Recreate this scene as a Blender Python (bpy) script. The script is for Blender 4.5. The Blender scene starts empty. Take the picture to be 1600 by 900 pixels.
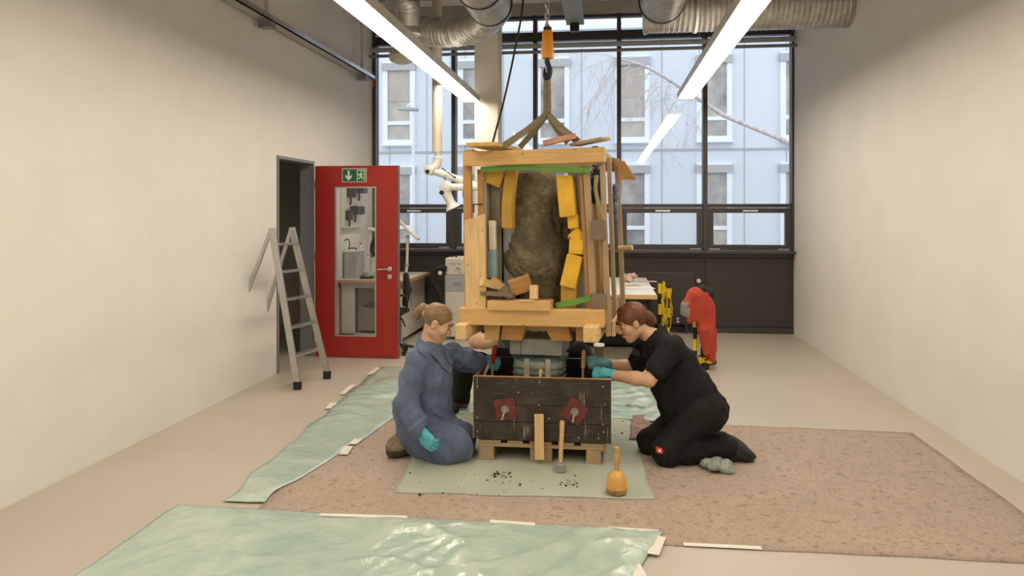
import bpy, math, random
import numpy as np
from mathutils import Matrix, Vector
random.seed(7)
scene = bpy.context.scene
col = scene.collection
# ------------------------------------------------------------------ camera
FPX, CAMH, YAW, HOR = 1170.0, 1.6, math.radians(7.06), 331.0
cd = bpy.data.cameras.new('camera')
cd.sensor_fit = 'HORIZONTAL'; cd.sensor_width = 36.0
cd.lens = FPX / 1600 * 36
cd.shift_y = -(450 - HOR) / 1600
cd.clip_start = 0.05; cd.clip_end = 300
cam = bpy.data.objects.new('camera', cd); col.objects.link(cam)
cam.location = (0, 0, CAMH); cam.rotation_euler = (math.pi / 2, 0, YAW)
scene.camera = cam
# ------------------------------------------------------------------ sky, exposure
w = bpy.data.worlds.new('overcast_sky'); scene.world = w; w.use_nodes = True
bg = w.node_tree.nodes['Background']
bg.inputs['Color'].default_value = (0.90, 0.95, 1.0, 1); bg.inputs['Strength'].default_value = 1.8
vs = scene.view_settings
vs.view_transform = 'Standard'; vs.look = 'None'; vs.gamma = 1.0; vs.use_curve_mapping = False
vs.exposure = 0.0
LAMP = 20.5
scene.cycles.use_denoising = True
scene.cycles.max_bounces = 8; scene.cycles.transparent_max_bounces = 16
scene.cycles.sample_clamp_indirect = 6.0
# ------------------------------------------------------------------ picture geometry -> metres
SA, CA = math.sin(YAW), math.cos(YAW)
RV = Vector((CA, SA, 0)); FV = Vector((-SA, CA, 0)); UP = Vector((0, 0, 1))
def pt(px, py, d):
    return RV * ((px - 800) / FPX * d) + FV * d + UP * (CAMH - (py - HOR) / FPX * d)
def gp(px, py, z=0.0):
    d = FPX * (CAMH - z) / (py - HOR)
    v = pt(px, py, d); v.z = z
    return v
# ------------------------------------------------------------------ materials
MATS = {}
def new_mat(name):
    m = bpy.data.materials.new(name); m.use_nodes = True
    nt = m.node_tree; b = nt.nodes['Principled BSDF']
    MATS[name] = m
    return m, nt, b
def N(nt, t, **kw):
    n = nt.nodes.new(t)
    for k, v in kw.items(): setattr(n, k, v)
    return n
def coords(nt, scale=(1, 1, 1), rnd=False):
    tc = N(nt, 'ShaderNodeTexCoord'); mp = N(nt, 'ShaderNodeMapping')
    mp.inputs['Scale'].default_value = scale
    nt.links.new(tc.outputs['Object'], mp.inputs['Vector'])
    if rnd:
        oi = N(nt, 'ShaderNodeObjectInfo'); mu = N(nt, 'ShaderNodeMath', operation='MULTIPLY'); mu.inputs[1].default_value = 37
        nt.links.new(oi.outputs['Random'], mu.inputs[0]); nt.links.new(mu.outputs[0], mp.inputs['Location'])
    return mp.outputs['Vector']
def noise(nt, vec, scale, detail=3, rough=.55, dist=0):
    n = N(nt, 'ShaderNodeTexNoise'); nt.links.new(vec, n.inputs['Vector'])
    n.inputs['Scale'].default_value = scale; n.inputs['Detail'].default_value = detail
    n.inputs['Roughness'].default_value = rough; n.inputs['Distortion'].default_value = dist
    return n.outputs['Fac']
def ramp(nt, fac, stops):
    r = N(nt, 'ShaderNodeValToRGB'); nt.links.new(fac, r.inputs['Fac'])
    e = r.color_ramp.elements
    while len(e) < len(stops): e.new(0.5)
    for i, (p, c) in enumerate(stops):
        e[i].position = p; e[i].color = (*c, 1) if len(c) == 3 else c
    return r.outputs['Color']
def mix(nt, fac, a, b, mode='MIX'):
    n = N(nt, 'ShaderNodeMix', data_type='RGBA', blend_type=mode)
    for sock, v in ((n.inputs[0], fac), (n.inputs[6], a), (n.inputs[7], b)):
        if hasattr(v, 'is_linked'): nt.links.new(v, sock)
        elif isinstance(v, (int, float)): sock.default_value = v
        else: sock.default_value = (*v, 1)
    return n.outputs[2]
def bump(nt, b, h, strength=.3, dist=.01):
    n = N(nt, 'ShaderNodeBump'); n.inputs['Strength'].default_value = strength; n.inputs['Distance'].default_value = dist
    nt.links.new(h, n.inputs['Height']); nt.links.new(n.outputs['Normal'], b.inputs['Normal'])
def mul(c, k): return tuple(min(1, x * k) for x in c)
def plain(name, c, rough=.6, metal=0, var=.12, vs_=8, bmp=.08, bs=60, spec=.5, sheen=0):
    m, nt, b = new_mat(name)
    v = coords(nt)
    f = noise(nt, v, vs_, 4)
    nt.links.new(ramp(nt, f, [(.3, mul(c, 1 - var)), (.7, mul(c, 1 + var))]), b.inputs['Base Color'])
    b.inputs['Roughness'].default_value = rough; b.inputs['Metallic'].default_value = metal
    b.inputs['Specular IOR Level'].default_value = spec
    if sheen: b.inputs['Sheen Weight'].default_value = sheen
    if bmp: bump(nt, b, noise(nt, v, bs, 3), bmp, .004)
    return m
def wood(name, c, dark=.62, rough=.62, gs=1.0, knots=True):
    m, nt, b = new_mat(name)
    v = coords(nt, (1.2 * gs, 16 * gs, 16 * gs), True)
    f = noise(nt, v, 3.0, 6, .6, .6)
    base = ramp(nt, f, [(.28, mul(c, .80)), (.5, c), (.75, mul(c, 1.13))])
    v2 = coords(nt, (1, 1, 1), True)
    f2 = noise(nt, v2, 3.0, 3)
    base = mix(nt, .5, base, mix(nt, 1.0, base, ramp(nt, f2, [(.3, (.78, .76, .72)), (.7, (1.08, 1.06, 1.04))]), 'MULTIPLY'))
    if knots:
        v3 = coords(nt, (8, 15, 15), True)
        vo = N(nt, 'ShaderNodeTexVoronoi'); nt.links.new(v3, vo.inputs['Vector']); vo.inputs['Scale'].default_value = .9
        k = ramp(nt, vo.outputs['Distance'], [(.04, (.8, .8, .8)), (.10, (0, 0, 0))])
        base = mix(nt, k, base, mul(c, dark * .6))
    nt.links.new(base, b.inputs['Base Color']); b.inputs['Roughness'].default_value = rough
    bump(nt, b, f, .25, .003)
    return m
def emit(name, c, s):
    m, nt, b = new_mat(name)
    b.inputs['Base Color'].default_value = (*c, 1)
    b.inputs['Emission Color'].default_value = (*c, 1); b.inputs['Emission Strength'].default_value = s
    return m
def speckle(name, c, c2, c3, scale=90, rough=.95):
    m, nt, b = new_mat(name)
    v = coords(nt)
    f = noise(nt, v, scale, 5, .75); g = noise(nt, v, 3, 3)
    base = ramp(nt, f, [(.32, c2), (.45, c), (.60, c), (.72, c3)])
    f3 = noise(nt, v, scale * .35, 3, .7)
    base = mix(nt, ramp(nt, f3, [(.56, (0, 0, 0)), (.68, (.7, .7, .7))]), base, c2)
    base = mix(nt, ramp(nt, g, [(.35, (0, 0, 0)), (.75, (.45, .45, .45))]), base, mul(c, .82))
    nt.links.new(base, b.inputs['Base Color']); b.inputs['Roughness'].default_value = rough
    bump(nt, b, f, .6, .006)
    return m
plain('wall_paint', (.80, .78, .74), .85, var=.03, vs_=2, bmp=.03)
plain('ceiling_paint', (.42, .40, .37), .9, var=.1, vs_=1.5)
plain('lino', (.52, .465, .39), .42, var=.05, vs_=1.2, bmp=.02)
speckle('felt', (.45, .355, .285), (.20, .145, .11), (.66, .57, .49), 55)
plain('mat_green', (.42, .46, .36), .72, var=.09, vs_=2.2, bmp=.1, bs=30)
plain('dark_panel', (.050, .044, .041), .5, var=.06)
plain('frame_dark', (.062, .055, .053), .42, var=.05)
plain('column_paint', (.78, .73, .66), .8, var=.03, bmp=.02)
plain('red_door', (.38, .022, .014), .38, var=.05, vs_=2, bmp=.01)
plain('door_edge', (.16, .14, .12), .5)
plain('steel', (.55, .54, .52), .35, .9, var=.08)
plain('chrome', (.7, .69, .66), .22, 1)
plain('sign_green', (.004, .14, .05), .45, var=.04)
plain('sign_white', (.85, .87, .78), .5, var=.03)
plain('white_plastic', (.80, .79, .74), .4, var=.03, bmp=.01)
plain('cream_metal', (.62, .55, .45), .45, var=.04)
plain('light_grey', (.42, .43, .44), .5, var=.04)
plain('mid_grey', (.22, .225, .23), .5, var=.05)
plain('black_plastic', (.012, .012, .013), .45, var=.2)
plain('black_rubber', (.02, .02, .02), .8, var=.2)
plain('hoist_yellow', (.86, .33, .015), .38, var=.05)
plain('signal_yellow', (.86, .62, .02), .45, var=.1)
plain('sling', (.22, .185, .10), .8, var=.2, vs_=30, bmp=.3, bs=200)
plain('foam_yellow', (.80, .47, .045), .9, var=.14, vs_=9, bmp=.5, bs=120)
plain('foam_dull', (.52, .31, .05), .9, var=.16, vs_=9, bmp=.5, bs=120)
plain('foam_blue', (.25, .40, .43), .8, var=.12, vs_=12, bmp=.3)
plain('styrofoam', (.74, .68, .58), .8, var=.05, bmp=.3)
plain('panel_grey', (.34, .345, .33), .55, var=.12, vs_=5)
plain('panel_beige', (.30, .27, .20), .7, var=.12, vs_=5)
plain('slab_grey', (.30, .31, .29), .6, var=.12, vs_=10)
plain('strap_green', (.13, .30, .05), .6, var=.1)
plain('red_paint', (.155, .030, .026), .55, var=.3, vs_=25, bmp=.25)
plain('tape_white', (.80, .76, .69), .55, var=.04)
plain('tape_cream', (.45, .42, .33), .5, var=.12, vs_=20)
plain('tape_green', (.10, .16, .14), .5, var=.2, vs_=20)
plain('tape_olive', (.24, .25, .13), .5, var=.2, vs_=20)
plain('skin', (.62, .37, .23), .5, var=.06, vs_=14, bmp=.06, bs=150)
plain('lip', (.50, .25, .17), .45, var=.04)
plain('eye_dark', (.05, .03, .025), .4)
plain('coat_blue', (.10, .135, .225), .85, var=.10, vs_=7, bmp=.35, bs=28, sheen=.15)
plain('shirt_black', (.013, .012, .012), .9, var=.2, vs_=7, bmp=.4, bs=24, spec=.3)
plain('trouser_black', (.012, .011, .010), .9, var=.25, vs_=7, bmp=.4, bs=26, spec=.3)
plain('glove_blue', (.10, .47, .56), .5, var=.10, vs_=30, bmp=.2, bs=60)
plain('glove_dirty', (.10, .25, .27), .6, var=.35, vs_=26, bmp=.2, bs=60)
plain('shoe_brown', (.075, .055, .04), .7, var=.2)
plain('shoe_pink', (.45, .07, .12), .7)
plain('jacket_red', (.50, .060, .032), .8, var=.1, vs_=6, bmp=.4, bs=24)
plain('jacket_grey', (.30, .28, .26), .7, var=.1)
plain('duct_strap', (.015, .014, .013), .6)
plain('orange_cable', (.75, .16, .02), .5)
plain('cardboard_red', (.55, .30, .20), .8, var=.2)
plain('bag_dark', (.015, .03, .04), .3, var=.4)
plain('hose_pale', (.50, .46, .24), .6)
plain('hammer_head', (.30, .28, .26), .6, .3, var=.2)
plain('tool_red', (.60, .03, .02), .4)
plain('facade_blue', (.66, .71, .78), .8, var=.03, vs_=.7, bmp=.02)
plain('facade_white', (.82, .86, .93), .7, var=.02, bmp=0)
plain('blind_beige', (.46, .41, .37), .8, var=.10, vs_=1.2, bmp=0)
plain('blind_dark', (.30, .29, .30), .8, var=.1, vs_=1.2, bmp=0)
plain('asphalt', (.30, .30, .31), .9, var=.1)
plain('bark_white', (.62, .57, .56), .9, var=.25, vs_=12)
plain('lamp_body', (.62, .58, .51), .45, 0, var=.04)
plain('paper', (.82, .82, .82), .7, var=.02)
plain('rag_pink', (.30, .19, .165), .95, var=.25, vs_=20)
plain('mallet_worn', (.33, .22, .09), .7, var=.25, vs_=30)
plain('mallet_varnish', (.72, .40, .10), .3, var=.10, vs_=14)
plain('paper_red', (.60, .42, .35), .7, var=.1)
plain('stool_brown', (.09, .045, .03), .6)
plain('soil', (.045, .035, .022), .95, var=.4, vs_=60)
plain('cabinet_cream', (.68, .65, .58), .5, var=.03, bmp=.01)
wood('wood_new', (.70, .44, .17))
wood('wood_pale', (.76, .53, .25))
wood('wood_orange', (.52, .27, .085), knots=False)
wood('wood_old', (.42, .30, .175), dark=.5)
wood('wood_pallet', (.40, .29, .165), dark=.5)
wood('wood_grey', (.22, .165, .115), dark=.5)
wood('wood_handle', (.58, .36, .15), knots=False)
wood('wood_bench', (.52, .33, .17), knots=False)
# galvanised spiral duct
m, nt, b = new_mat('galvanised')
v = coords(nt); f = noise(nt, v, 9, 3)
nt.links.new(ramp(nt, f, [(.3, (.40, .385, .36)), (.7, (.62, .60, .56))]), b.inputs['Base Color'])
b.inputs['Metallic'].default_value = .8; b.inputs['Roughness'].default_value = .42
# hair
def hairmat(name, c, c2):
    m, nt, b = new_mat(name)
    v = coords(nt, (10, 10, 90)); f = noise(nt, v, 2.5, 5, .6, .8)
    nt.links.new(ramp(nt, f, [(.35, c2), (.62, c)]), b.inputs['Base Color'])
    b.inputs['Roughness'].default_value = .45; bump(nt, b, f, .7, .006)
hairmat('hair_blond', (.34, .215, .095), (.13, .075, .035))
hairmat('hair_red', (.22, .070, .028), (.07, .024, .012))
# stone
m, nt, b = new_mat('stone')
v = coords(nt); f = noise(nt, v, 11, 8, .68); g = noise(nt, v, 2.6, 4); h = noise(nt, v, 45, 4, .7)
base = ramp(nt, f, [(.30, (.085, .070, .044)), (.5, (.225, .185, .112)), (.68, (.36, .31, .205))])
base = mix(nt, ramp(nt, g, [(.50, (0, 0, 0)), (.66, (.75, .75, .75))]), base, mix(nt, .7, base, (.035, .028, .021)))
sc_ = noise(nt, coords(nt, (1.6, 1, .8)), 16, 6, .7, 1.6)
base = mix(nt, ramp(nt, sc_, [(.60, (0, 0, 0)), (.68, (.75, .75, .75))]), base, (.42, .37, .28))
nt.links.new(base, b.inputs['Base Color']); b.inputs['Roughness'].default_value = .95
bump(nt, b, mix(nt, .5, h, f), 1.0, .022)
# film-faced plywood, scuffed
m, nt, b = new_mat('plywood_dark')
v = coords(nt, (3, 3, 3), True); f = noise(nt, v, 2.2, 6, .65)
base = ramp(nt, f, [(.32, (.020, .014, .011)), (.55, (.042, .030, .023)), (.80, (.090, .068, .052))])
s1 = noise(nt, coords(nt, (3.2, 1, 38)), 2.6, 4, .65)
base = mix(nt, ramp(nt, s1, [(.60, (0, 0, 0)), (.72, (.22, .22, .22))]), base, (.40, .34, .26))
s2 = noise(nt, coords(nt, (42, 1, 2.6)), 2.2, 4, .6)
s3 = noise(nt, coords(nt, (1, 1, 1)), 4.2, 2)
msk = mix(nt, 1.0, ramp(nt, s2, [(.58, (0, 0, 0)), (.66, (.75, .75, .75))]), ramp(nt, s3, [(.5, (0, 0, 0)), (.62, (1, 1, 1))]), 'MULTIPLY')
base = mix(nt, msk, base, (.46, .40, .30))
nt.links.new(base, b.inputs['Base Color']); b.inputs['Roughness'].default_value = .42
bump(nt, b, f, .15, .003)
# thin green building film
m, nt, b = new_mat('film_green')
v = coords(nt); f = noise(nt, v, 3.2, 4, .55, 1.2)
nt.links.new(ramp(nt, f, [(.30, (.36, .49, .43)), (.55, (.46, .57, .49)), (.78, (.57, .65, .57))]), b.inputs['Base Color'])
b.inputs['Roughness'].default_value = .17; b.inputs['Specular IOR Level'].default_value = .8
bump(nt, b, noise(nt, coords(nt, (1, 1, 1)), 9, 4, .6, 2.0), .5, .012)
# film around the plinth
m, nt, b = new_mat('film_clear')
v = coords(nt); f = noise(nt, v, 16, 5, .6, 1.5)
nt.links.new(ramp(nt, f, [(.3, (.20, .24, .22)), (.55, (.30, .35, .31)), (.75, (.46, .50, .45))]), b.inputs['Base Color'])
b.inputs['Roughness'].default_value = .25; bump(nt, b, f, .6, .015)
# window glass: see-through with a Fresnel gloss
m, nt, b = new_mat('glass')
out = nt.nodes['Material Output']
tr = N(nt, 'ShaderNodeBsdfTransparent'); tr.inputs['Color'].default_value = (.965, .975, .98, 1)
gl = N(nt, 'ShaderNodeBsdfGlossy'); gl.inputs['Roughness'].default_value = .02
fr = N(nt, 'ShaderNodeFresnel'); fr.inputs['IOR'].default_value = 1.5
mx = N(nt, 'ShaderNodeMixShader')
nt.links.new(fr.outputs[0], mx.inputs[0]); nt.links.new(tr.outputs[0], mx.inputs[1]); nt.links.new(gl.outputs[0], mx.inputs[2])
nt.links.new(mx.outputs[0], out.inputs['Surface'])
# far windows: dark-ish room behind glossy pane
m, nt, b = new_mat('far_pane')
v = coords(nt); f = noise(nt, v, 1.3, 4)
nt.links.new(ramp(nt, f, [(.32, (.20, .21, .23)), (.5, (.40, .38, .35)), (.7, (.55, .53, .45))]), b.inputs['Base Color'])
b.inputs['Roughness'].default_value = .25
emit('lamp_glow', (1.0, .88, .72), LAMP)
emit('lamp_uplight', (1.0, .88, .72), LAMP * .15)
# ------------------------------------------------------------------ object helpers
W = {}
def link(o, M=None, parent=None):
    col.objects.link(o)
    M = M or Matrix.Identity(4)
    W[o.name] = M
    if parent is not None:
        o.parent = parent
        o.matrix_basis = W[parent.name].inverted() @ M
    else:
        o.matrix_basis = M
    return o
def tag(o, label=None, cat=None, group=None, kind=None):
    if label: o['label'] = label
    if cat: o['category'] = cat
    if group: o['group'] = group
    if kind: o['kind'] = kind
    return o
def empty(name, loc, label=None, cat=None, group=None, kind=None):
    o = bpy.data.objects.new(name, None); o.empty_display_size = .1
    link(o, Matrix.Translation(Vector(loc)))
    return tag(o, label, cat, group, kind)
def mesh_obj(name, verts, faces, mat, parent=None, M=None, smooth=False, bevel=0, seg=2):
    me = bpy.data.meshes.new(name)
    me.from_pydata([tuple(v) for v in verts], [], [tuple(f) for f in faces]); me.update()
    me.materials.append(MATS[mat])
    if smooth: me.polygons.foreach_set('use_smooth', [True] * len(me.polygons))
    o = bpy.data.objects.new(name, me)
    if bevel:
        bm = o.modifiers.new('edge', 'BEVEL'); bm.width = bevel; bm.segments = seg; bm.limit_method = 'ANGLE'
        bm.harden_normals = False
    return link(o, M, parent)
BV = [(-1, -1, -1), (1, -1, -1), (1, 1, -1), (-1, 1, -1), (-1, -1, 1), (1, -1, 1), (1, 1, 1), (-1, 1, 1)]
BF = [(0, 3, 2, 1), (4, 5, 6, 7), (0, 1, 5, 4), (1, 2, 6, 5), (2, 3, 7, 6), (3, 0, 4, 7)]
def board(name, p0, p1, wd, th, mat, parent=None, wdir=(0, 0, 1), bevel=.003, skew0=0, skew1=0):
    """a plank from p0 to p1, local X along it; skew moves one end's +width side along X (a slanted saw cut)"""
    p0, p1 = Vector(p0), Vector(p1)
    X = p1 - p0; L = X.length; X = X / L
    Y = Vector(wdir); Y = (Y - X * Y.dot(X)).normalized(); Z = X.cross(Y)
    M = Matrix(((X.x, Y.x, Z.x, 0), (X.y, Y.y, Z.y, 0), (X.z, Y.z, Z.z, 0), (0, 0, 0, 1)))
    M.translation = (p0 + p1) / 2
    vs_ = []
    for a, b_, c in BV:
        x = a * L / 2
        if b_ > 0: x += skew0 if a < 0 else skew1
        vs_.append((x, b_ * wd / 2, c * th / 2))
    return mesh_obj(name, vs_, BF, mat, parent, M, bevel=bevel)
def abox(name, lo, hi, mat, parent=None, T=None, bevel=.003):
    """box lo..hi in frame T, its longest side along local X so that grain follows it"""
    T = T or Matrix.Identity(4)
    lo, hi = Vector(lo), Vector(hi); c = (lo + hi) / 2; s = hi - lo
    ax = max(range(3), key=lambda i: s[i])
    e = [Vector((1, 0, 0)), Vector((0, 1, 0)), Vector((0, 0, 1))]
    order = [ax, (ax + 1) % 3, (ax + 2) % 3]
    R = Matrix.Identity(4)
    for j, i in enumerate(order):
        for r in range(3): R[r][j] = e[i][r]
    M = T @ Matrix.Translation(c) @ R
    h = [s[i] / 2 for i in order]
    return mesh_obj(name, [(a * h[0], b_ * h[1], c_ * h[2]) for a, b_, c_ in BV], BF, mat, parent, M, bevel=bevel)
def wall_box(name, lo, hi, mat, parent=None, bevel=0):
    return mesh_obj(name, [(lo[0] if a < 0 else hi[0], lo[1] if b_ < 0 else hi[1], lo[2] if c < 0 else hi[2]) for a, b_, c in BV], BF, mat, parent, bevel=bevel)
def frames(pts, closed=False):
    pts = [Vector(p) for p in pts]; n = len(pts); fr = []
    t0 = None; nrm = None
    for i in range(n):
        if i == 0: t = pts[1] - pts[0]
        elif i == n - 1: t = pts[-1] - pts[-2]
        else: t = (pts[i + 1] - pts[i]).normalized() + (pts[i] - pts[i - 1]).normalized()
        t.normalize()
        if nrm is None:
            a = Vector((0, 0, 1)) if abs(t.z) < .9 else Vector((1, 0, 0))
            nrm = (a - t * a.dot(t)).normalized()
        else:
            nrm = (nrm - t * nrm.dot(t)).normalized()
        fr.append((pts[i], t, nrm, t.cross(nrm)))
    return fr
def tube_data(pts, r, seg=14, cap=True):
    rs = r if isinstance(r, (list, tuple)) else [r] * len(pts)
    V, F = [], []
    for (p, t, n, b_), rr in zip(frames(pts), rs):
        for k in range(seg):
            a = 2 * math.pi * k / seg
            V.append(p + (n * math.cos(a) + b_ * math.sin(a)) * rr)
    m_ = len(pts)
    for i in range(m_ - 1):
        for k in range(seg):
            k2 = (k + 1) % seg
            F.append((i * seg + k, i * seg + k2, (i + 1) * seg + k2, (i + 1) * seg + k))
    if cap:
        F.append(tuple(range(seg - 1, -1, -1))); F.append(tuple(range((m_ - 1) * seg, m_ * seg)))
    return V, F
def tube(name, pts, r, mat, parent=None, seg=14, cap=True, smooth=True):
    V, F = tube_data(pts, r, seg, cap)
    o = mesh_obj(name, V, F, mat, parent, smooth=smooth)
    if smooth:
        e = o.modifiers.new('es', 'EDGE_SPLIT'); e.split_angle = math.radians(50)
    return o
def spline(pts, n=8):
    P = [Vector(p) for p in pts]; P = [P[0] * 2 - P[1]] + P + [P[-1] * 2 - P[-2]]
    out = []
    for i in range(1, len(P) - 2):
        for j in range(n):
            t = j / n
            out.append(.5 * ((2 * P[i]) + (P[i + 1] - P[i - 1]) * t + (2 * P[i - 1] - 5 * P[i] + 4 * P[i + 1] - P[i + 2]) * t * t + (3 * P[i] - P[i - 1] - 3 * P[i + 1] + P[i + 2]) * t ** 3))
    out.append(P[-2]); return out
def lathe(name, prof, loc, mat, parent=None, seg=24, axis=(0, 0, 1)):
    """prof: list of (radius, height) from the bottom up"""
    A = Vector(axis).normalized(); loc = Vector(loc)
    a0 = Vector((1, 0, 0)) if abs(A.x) < .9 else Vector((0, 1, 0))
    n = (a0 - A * a0.dot(A)).normalized(); b_ = A.cross(n)
    V, F = [], []
    for r, h in prof:
        for k in range(seg):
            a = 2 * math.pi * k / seg
            V.append((n * math.cos(a) + b_ * math.sin(a)) * max(r, 1e-4) + A * h)
    for i in range(len(prof) - 1):
        for k in range(seg):
            k2 = (k + 1) % seg
            F.append((i * seg + k, i * seg + k2, (i + 1) * seg + k2, (i + 1) * seg + k))
    F.append(tuple(range(seg - 1, -1, -1))); F.append(tuple(range((len(prof) - 1) * seg, len(prof) * seg)))
    o = mesh_obj(name, V, F, mat, parent, Matrix.Translation(loc), smooth=True)
    e = o.modifiers.new('es', 'EDGE_SPLIT'); e.split_angle = math.radians(40)
    return o
def ribbon(name, pts, wd, th, mat, parent=None, wdir=(0, 1, 0)):
    V, F = [], []
    wv = Vector(wdir)
    P = [Vector(p) for p in pts]
    for i, p in enumerate(P):
        t = (P[min(i + 1, len(P) - 1)] - P[max(i - 1, 0)]).normalized()
        y = (wv - t * wv.dot(t)).normalized(); z = t.cross(y)
        for a, b_ in ((-1, -1), (1, -1), (1, 1), (-1, 1)): V.append(p + y * a * wd / 2 + z * b_ * th / 2)
    for i in range(len(P) - 1):
        for k in range(4):
            k2 = (k + 1) % 4
            F.append((i * 4 + k, i * 4 + k2, (i + 1) * 4 + k2, (i + 1) * 4 + k))
    F.append((3, 2, 1, 0)); n = (len(P) - 1) * 4; F.append((n, n + 1, n + 2, n + 3))
    return mesh_obj(name, V, F, mat, parent)
def prism(name, poly, o, ex, ey, th, mat, parent=None):
    """flat polygon (list of 2-D points) in the plane o+ex*x+ey*y, thickness th along ex x ey"""
    o, ex, ey = Vector(o), Vector(ex).normalized(), Vector(ey).normalized(); ez = ex.cross(ey)
    n = len(poly)
    V = [o + ex * x + ey * y for x, y in poly] + [o + ex * x + ey * y + ez * th for x, y in poly]
    F = [tuple(range(n - 1, -1, -1)), tuple(range(n, 2 * n))] + [(i, (i + 1) % n, n + (i + 1) % n, n + i) for i in range(n)]
    return mesh_obj(name, V, F, mat, parent)
def text(name, body, size, o, ex, ey, mat, parent=None):
    cu = bpy.data.curves.new(name, 'FONT'); cu.body = body; cu.size = size; cu.extrude = .0008
    cu.align_x = 'LEFT'; cu.materials.append(MATS[mat])
    X, Y = Vector(ex).normalized(), Vector(ey).normalized(); Z = X.cross(Y)
    M = Matrix(((X.x, Y.x, Z.x, o[0]), (X.y, Y.y, Z.y, o[1]), (X.z, Y.z, Z.z, o[2]), (0, 0, 0, 1)))
    tmp = bpy.data.objects.new(name + '_outline', cu); col.objects.link(tmp)
    bpy.context.view_layer.update()
    me = bpy.data.meshes.new_from_object(tmp.evaluated_get(bpy.context.evaluated_depsgraph_get()))
    bpy.data.objects.remove(tmp); me.name = name
    if not me.materials: me.materials.append(MATS[mat])
    return link(bpy.data.objects.new(name, me), M, parent)
# ------------------------------------------------------------------ organic shapes: blended solids -> one smooth surface
class Blob:
    def __init__(s): s.p = []
    def cone(s, a, b_, ra, rb, k=.03, op='u'):
        a, b_ = np.array(a, float), np.array(b_, float); r = max(ra, rb)
        s.p.append(('c', (a, b_, ra, rb), op, k, np.minimum(a, b_) - r, np.maximum(a, b_) + r)); return s
    def chain(s, pts, rs, k=.03):
        for i in range(len(pts) - 1): s.cone(pts[i], pts[i + 1], rs[i], rs[i + 1], k)
        return s
    def ell(s, c, r, R=None, k=.03, op='u'):
        c = np.array(c, float); r = np.array(r, float); R = np.eye(3) if R is None else np.array(R, float)
        m_ = r.max(); s.p.append(('e', (c, r, R), op, k, c - m_, c + m_)); return s
    def box(s, c, hs, R=None, rad=.01, k=.02, op='u'):
        c = np.array(c, float); hs = np.array(hs, float); R = np.eye(3) if R is None else np.array(R, float)
        m_ = np.linalg.norm(hs); s.p.append(('b', (c, hs, R, rad), op, k, c - m_, c + m_)); return s
    def plane(s, n, c, op='i', k=.005):
        """keeps the side where n.p < c"""
        n = np.array(n, float); s.p.append(('h', (n / np.linalg.norm(n), c), op, k, None, None)); return s
def prim_d(kind, q, P):
    if kind == 'c':
        a, b_, ra, rb = q; ba = b_ - a; L2 = max(ba @ ba, 1e-12)
        pa = P - a; t = np.clip((pa @ ba) / L2, 0, 1)
        return np.linalg.norm(pa - t[..., None] * ba, axis=-1) - (ra + (rb - ra) * t)
    if kind == 'e':
        c, r, R = q; l = (P - c) @ R.T
        k0 = np.linalg.norm(l / r, axis=-1); k1 = np.linalg.norm(l / (r * r), axis=-1) + 1e-9
        return k0 * (k0 - 1) / k1
    if kind == 'b':
        c, hs, R, rad = q; l = np.abs((P - c) @ R.T) - (hs - rad)
        return np.linalg.norm(np.maximum(l, 0), axis=-1) + np.minimum(l.max(-1), 0) - rad
    n, c = q
    return P @ n - c
def smin(a, b_, k):
    h = np.clip(.5 + .5 * (b_ - a) / k, 0, 1)
    return b_ * (1 - h) + a * h - k * h * (1 - h)
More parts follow.
